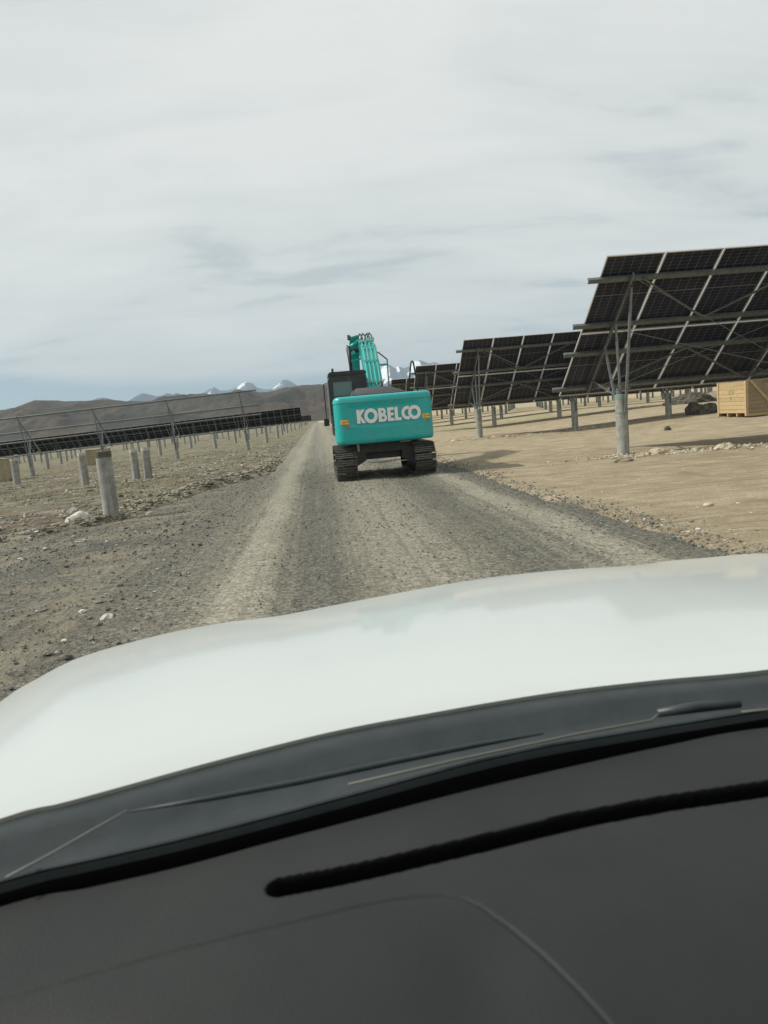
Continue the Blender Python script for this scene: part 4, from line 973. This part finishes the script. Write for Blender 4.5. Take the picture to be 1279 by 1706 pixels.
strip('windshield_seal', cL, cK, seal_slot_m, prof=[(-.01, -.002), (0, -.012), (.2, -.05), (.8, -.06), (1.0, -.03), (1.0, -.002)])
# wiper: arm and blade lying in the cowl
wz = 1.128
W = lambda px, py, z=wz: on_z(px, py, z)
m = MB(); m.tube([W(215, 1352), W(350, 1330), W(500, 1302), W(660, 1268), W(800, 1240), W(905, 1222)], [.001, .003, .0035, .0035, .003, .001], 8); wb = carb(m, 'wiper_blade', plastic, smooth=True)
m = MB(); m.tube([W(1095, 1188, 1.13), W(1160, 1178, 1.132), W(1232, 1172, 1.13)], [.005, .0065, .005], 10); carb(m, 'washer_nozzle', plastic, smooth=True)
edge_m = mat('pale_edge', (.16, .17, .17), .5); edge_g = mat('glue_edge', (.13, .125, .10), .6)
m = MB(); m.tube([W(10, 1462, 1.14), W(80, 1425, 1.14), W(150, 1385, 1.14), W(212, 1350, 1.138)], .0011, 6); carb(m, 'trim_edge', edge_m, smooth=True)
m = MB(); m.tube([W(580, 1307, 1.139), W(760, 1266, 1.139), W(960, 1223, 1.139), W(1085, 1200, 1.139), W(1096, 1190, 1.139)], .0013, 6); carb(m, 'trim_edge', edge_g, smooth=True)
m = MB(); m.tube([W(1235, 1186, 1.139), W(1279, 1182, 1.139), W(1400, 1168, 1.139)], .0013, 6); carb(m, 'trim_edge', edge_g, smooth=True)
# dashboard: top sheet with a recessed defroster slot and a panel seam, all one moulding
def seg_d(X, Y, P):
    d = np.full(X.shape, 9.)
    for a_, b_ in zip(P[:-1], P[1:]):
        ax, ay = a_; bx_, by = b_; vx, vy = bx_-ax, by-ay; t = np.clip(((X-ax)*vx+(Y-ay)*vy)/(vx*vx+vy*vy), 0, 1); d = np.minimum(d, np.hypot(X-ax-t*vx, Y-ay-t*vy))
    return d
ZD = 1.12
slotc = [on_z(px, py, ZD)[:2] for px, py in ((468, 1478), (560, 1462), (640, 1445), (800, 1407), (960, 1366), (1100, 1338), (1279, 1311), (1420, 1292))]
seam = [on_z(px, py, ZD)[:2] for px, py in ((-60, 1676), (0, 1660), (150, 1620), (300, 1580), (400, 1557), (500, 1535), (600, 1512), (660, 1501), (700, 1496), (740, 1494), (770, 1498), (800, 1510), (850, 1542), (900, 1580), (970, 1642), (1040, 1706), (1120, 1790))]
slotw = .0098
nd, me_ = 900, 360
Sx = np.linspace(.0, 1, nd); XX = np.zeros((nd, me_)); YY = np.zeros((nd, me_))
for i, s in enumerate(Sx):
    k = np.array(cK(.16+.72*s)); XX[i] = k[0]+np.linspace(0, 1, me_)*(-.02); YY[i] = k[1]-np.linspace(0, .56, me_)
ds = seg_d(XX, YY, slotc); dm = seg_d(XX, YY, seam)
ZZ = ZD-.006+.010*np.exp(-((YY-.55)/.12)**2)*0
ZZ = ZD+0*XX
ZZ -= .05*(1-1/(1+np.exp(np.clip(-(ds-slotw)/.0007, -60, 60))))
ZZ -= .0022*np.exp(-(dm/.0011)**2)
ZZ -= .010*np.exp(-(((XX-.075)/.045)**2+((YY-.46)/.05)**2))+.014*np.exp(-(((XX+.245)/.05)**2+((YY-.42)/.045)**2))
below = np.clip((.50-YY)/.2, 0, 1); ZZ -= .05*below**2
ZZ += .002*np.sin(XX*9+1)*np.sin(YY*14)
V = np.stack([XX-0, YY, ZZ], -1).reshape(-1, 3); i = (np.arange(nd-1)[:, None]*me_+np.arange(me_-1)[None]).ravel()
dash = fastmesh('dashboard', V, np.stack([i, i+1, i+me_+1, i+me_], -1), [dash_m, seal_slot_m], True, car)
dash.data.polygons.foreach_set('material_index', (ds.ravel()[i] < slotw+.0042).astype(np.int32)); dash.location = (-.42, -.4, 0)  # slot inside coloured black, its deep shade painted on

# ------------------------------------------------------------------ windshield, roof and pillars
glass_w = bpy.data.materials.new('windshield_glass'); glass_w.use_nodes = True; t = glass_w.node_tree; t.nodes.clear()
tr = t.nodes.new('ShaderNodeBsdfTransparent'); tr.inputs[0].default_value = (.95, .957, .952, 1); ou = t.nodes.new('ShaderNodeOutputMaterial')
t.links.new(tr.outputs[0], ou.inputs[0])
m = MB(); P = []
for i in range(41):
    a_ = np.array(cL(.02+.95*i/40)); xw = a_[0]
    for j in range(14):
        u = j/13; P.append((xw*(1-.10*u)+.04*u, a_[1]+.02-(.66-.06*((xw-.42)/.9)**2)*u, a_[2]-.012+.58*u+.02*math.sin(math.pi*u)))
m.grid(P, 41, 14); carb(m, 'windshield', glass_w, smooth=True)
m = MB(); P2 = []  # unseen roof and pillars below, added to shade the dashboard; roof widened left
for i in range(41):
    x = -.80+2.42*i/40; k_ = ((x-.41)/1.21)**2
    for j in range(9): P2.append((x, .06-.12*k_-j*.26, 1.735-.05*k_+.03*math.sin(j/8*math.pi)))
m.grid(P2, 41, 9); m.grid([(x, y, z-.04) for x, y, z in P2], 41, 9); carb(m, 'roof', car_white, smooth=True)
for a_, b_ in (((-.93, .30, 1.08), (-.79, -.06, 1.69)), ((1.74, .30, 1.08), (1.60, -.06, 1.69))):
    m = MB(); m.tube([a_, ((a_[0]+b_[0])/2, (a_[1]+b_[1])/2-.02, 1.4), b_], .04, 10); carb(m, 'windshield_pillar', seal_slot_m, smooth=True)
# ------------------------------------------------------------------ haze
m = MB(); m.box((-16000, -2000, -40), (16000, 21000, 1500))
hz = m.build('haze', bpy.data.materials.new('haze_air')); hm = hz.data.materials[0]; hm.use_nodes = True; t = hm.node_tree; t.nodes.clear()
pv = t.nodes.new('ShaderNodeVolumePrincipled'); pv.inputs['Density'].default_value = 6.0e-5; pv.inputs['Color'].default_value = (.68, .83, .97, 1); pv.inputs['Anisotropy'].default_value = .1
ou = t.nodes.new('ShaderNodeOutputMaterial'); t.links.new(pv.outputs[0], ou.inputs['Volume'])
tag(hz, 'thin pale haze over the whole plain', kind='stuff')
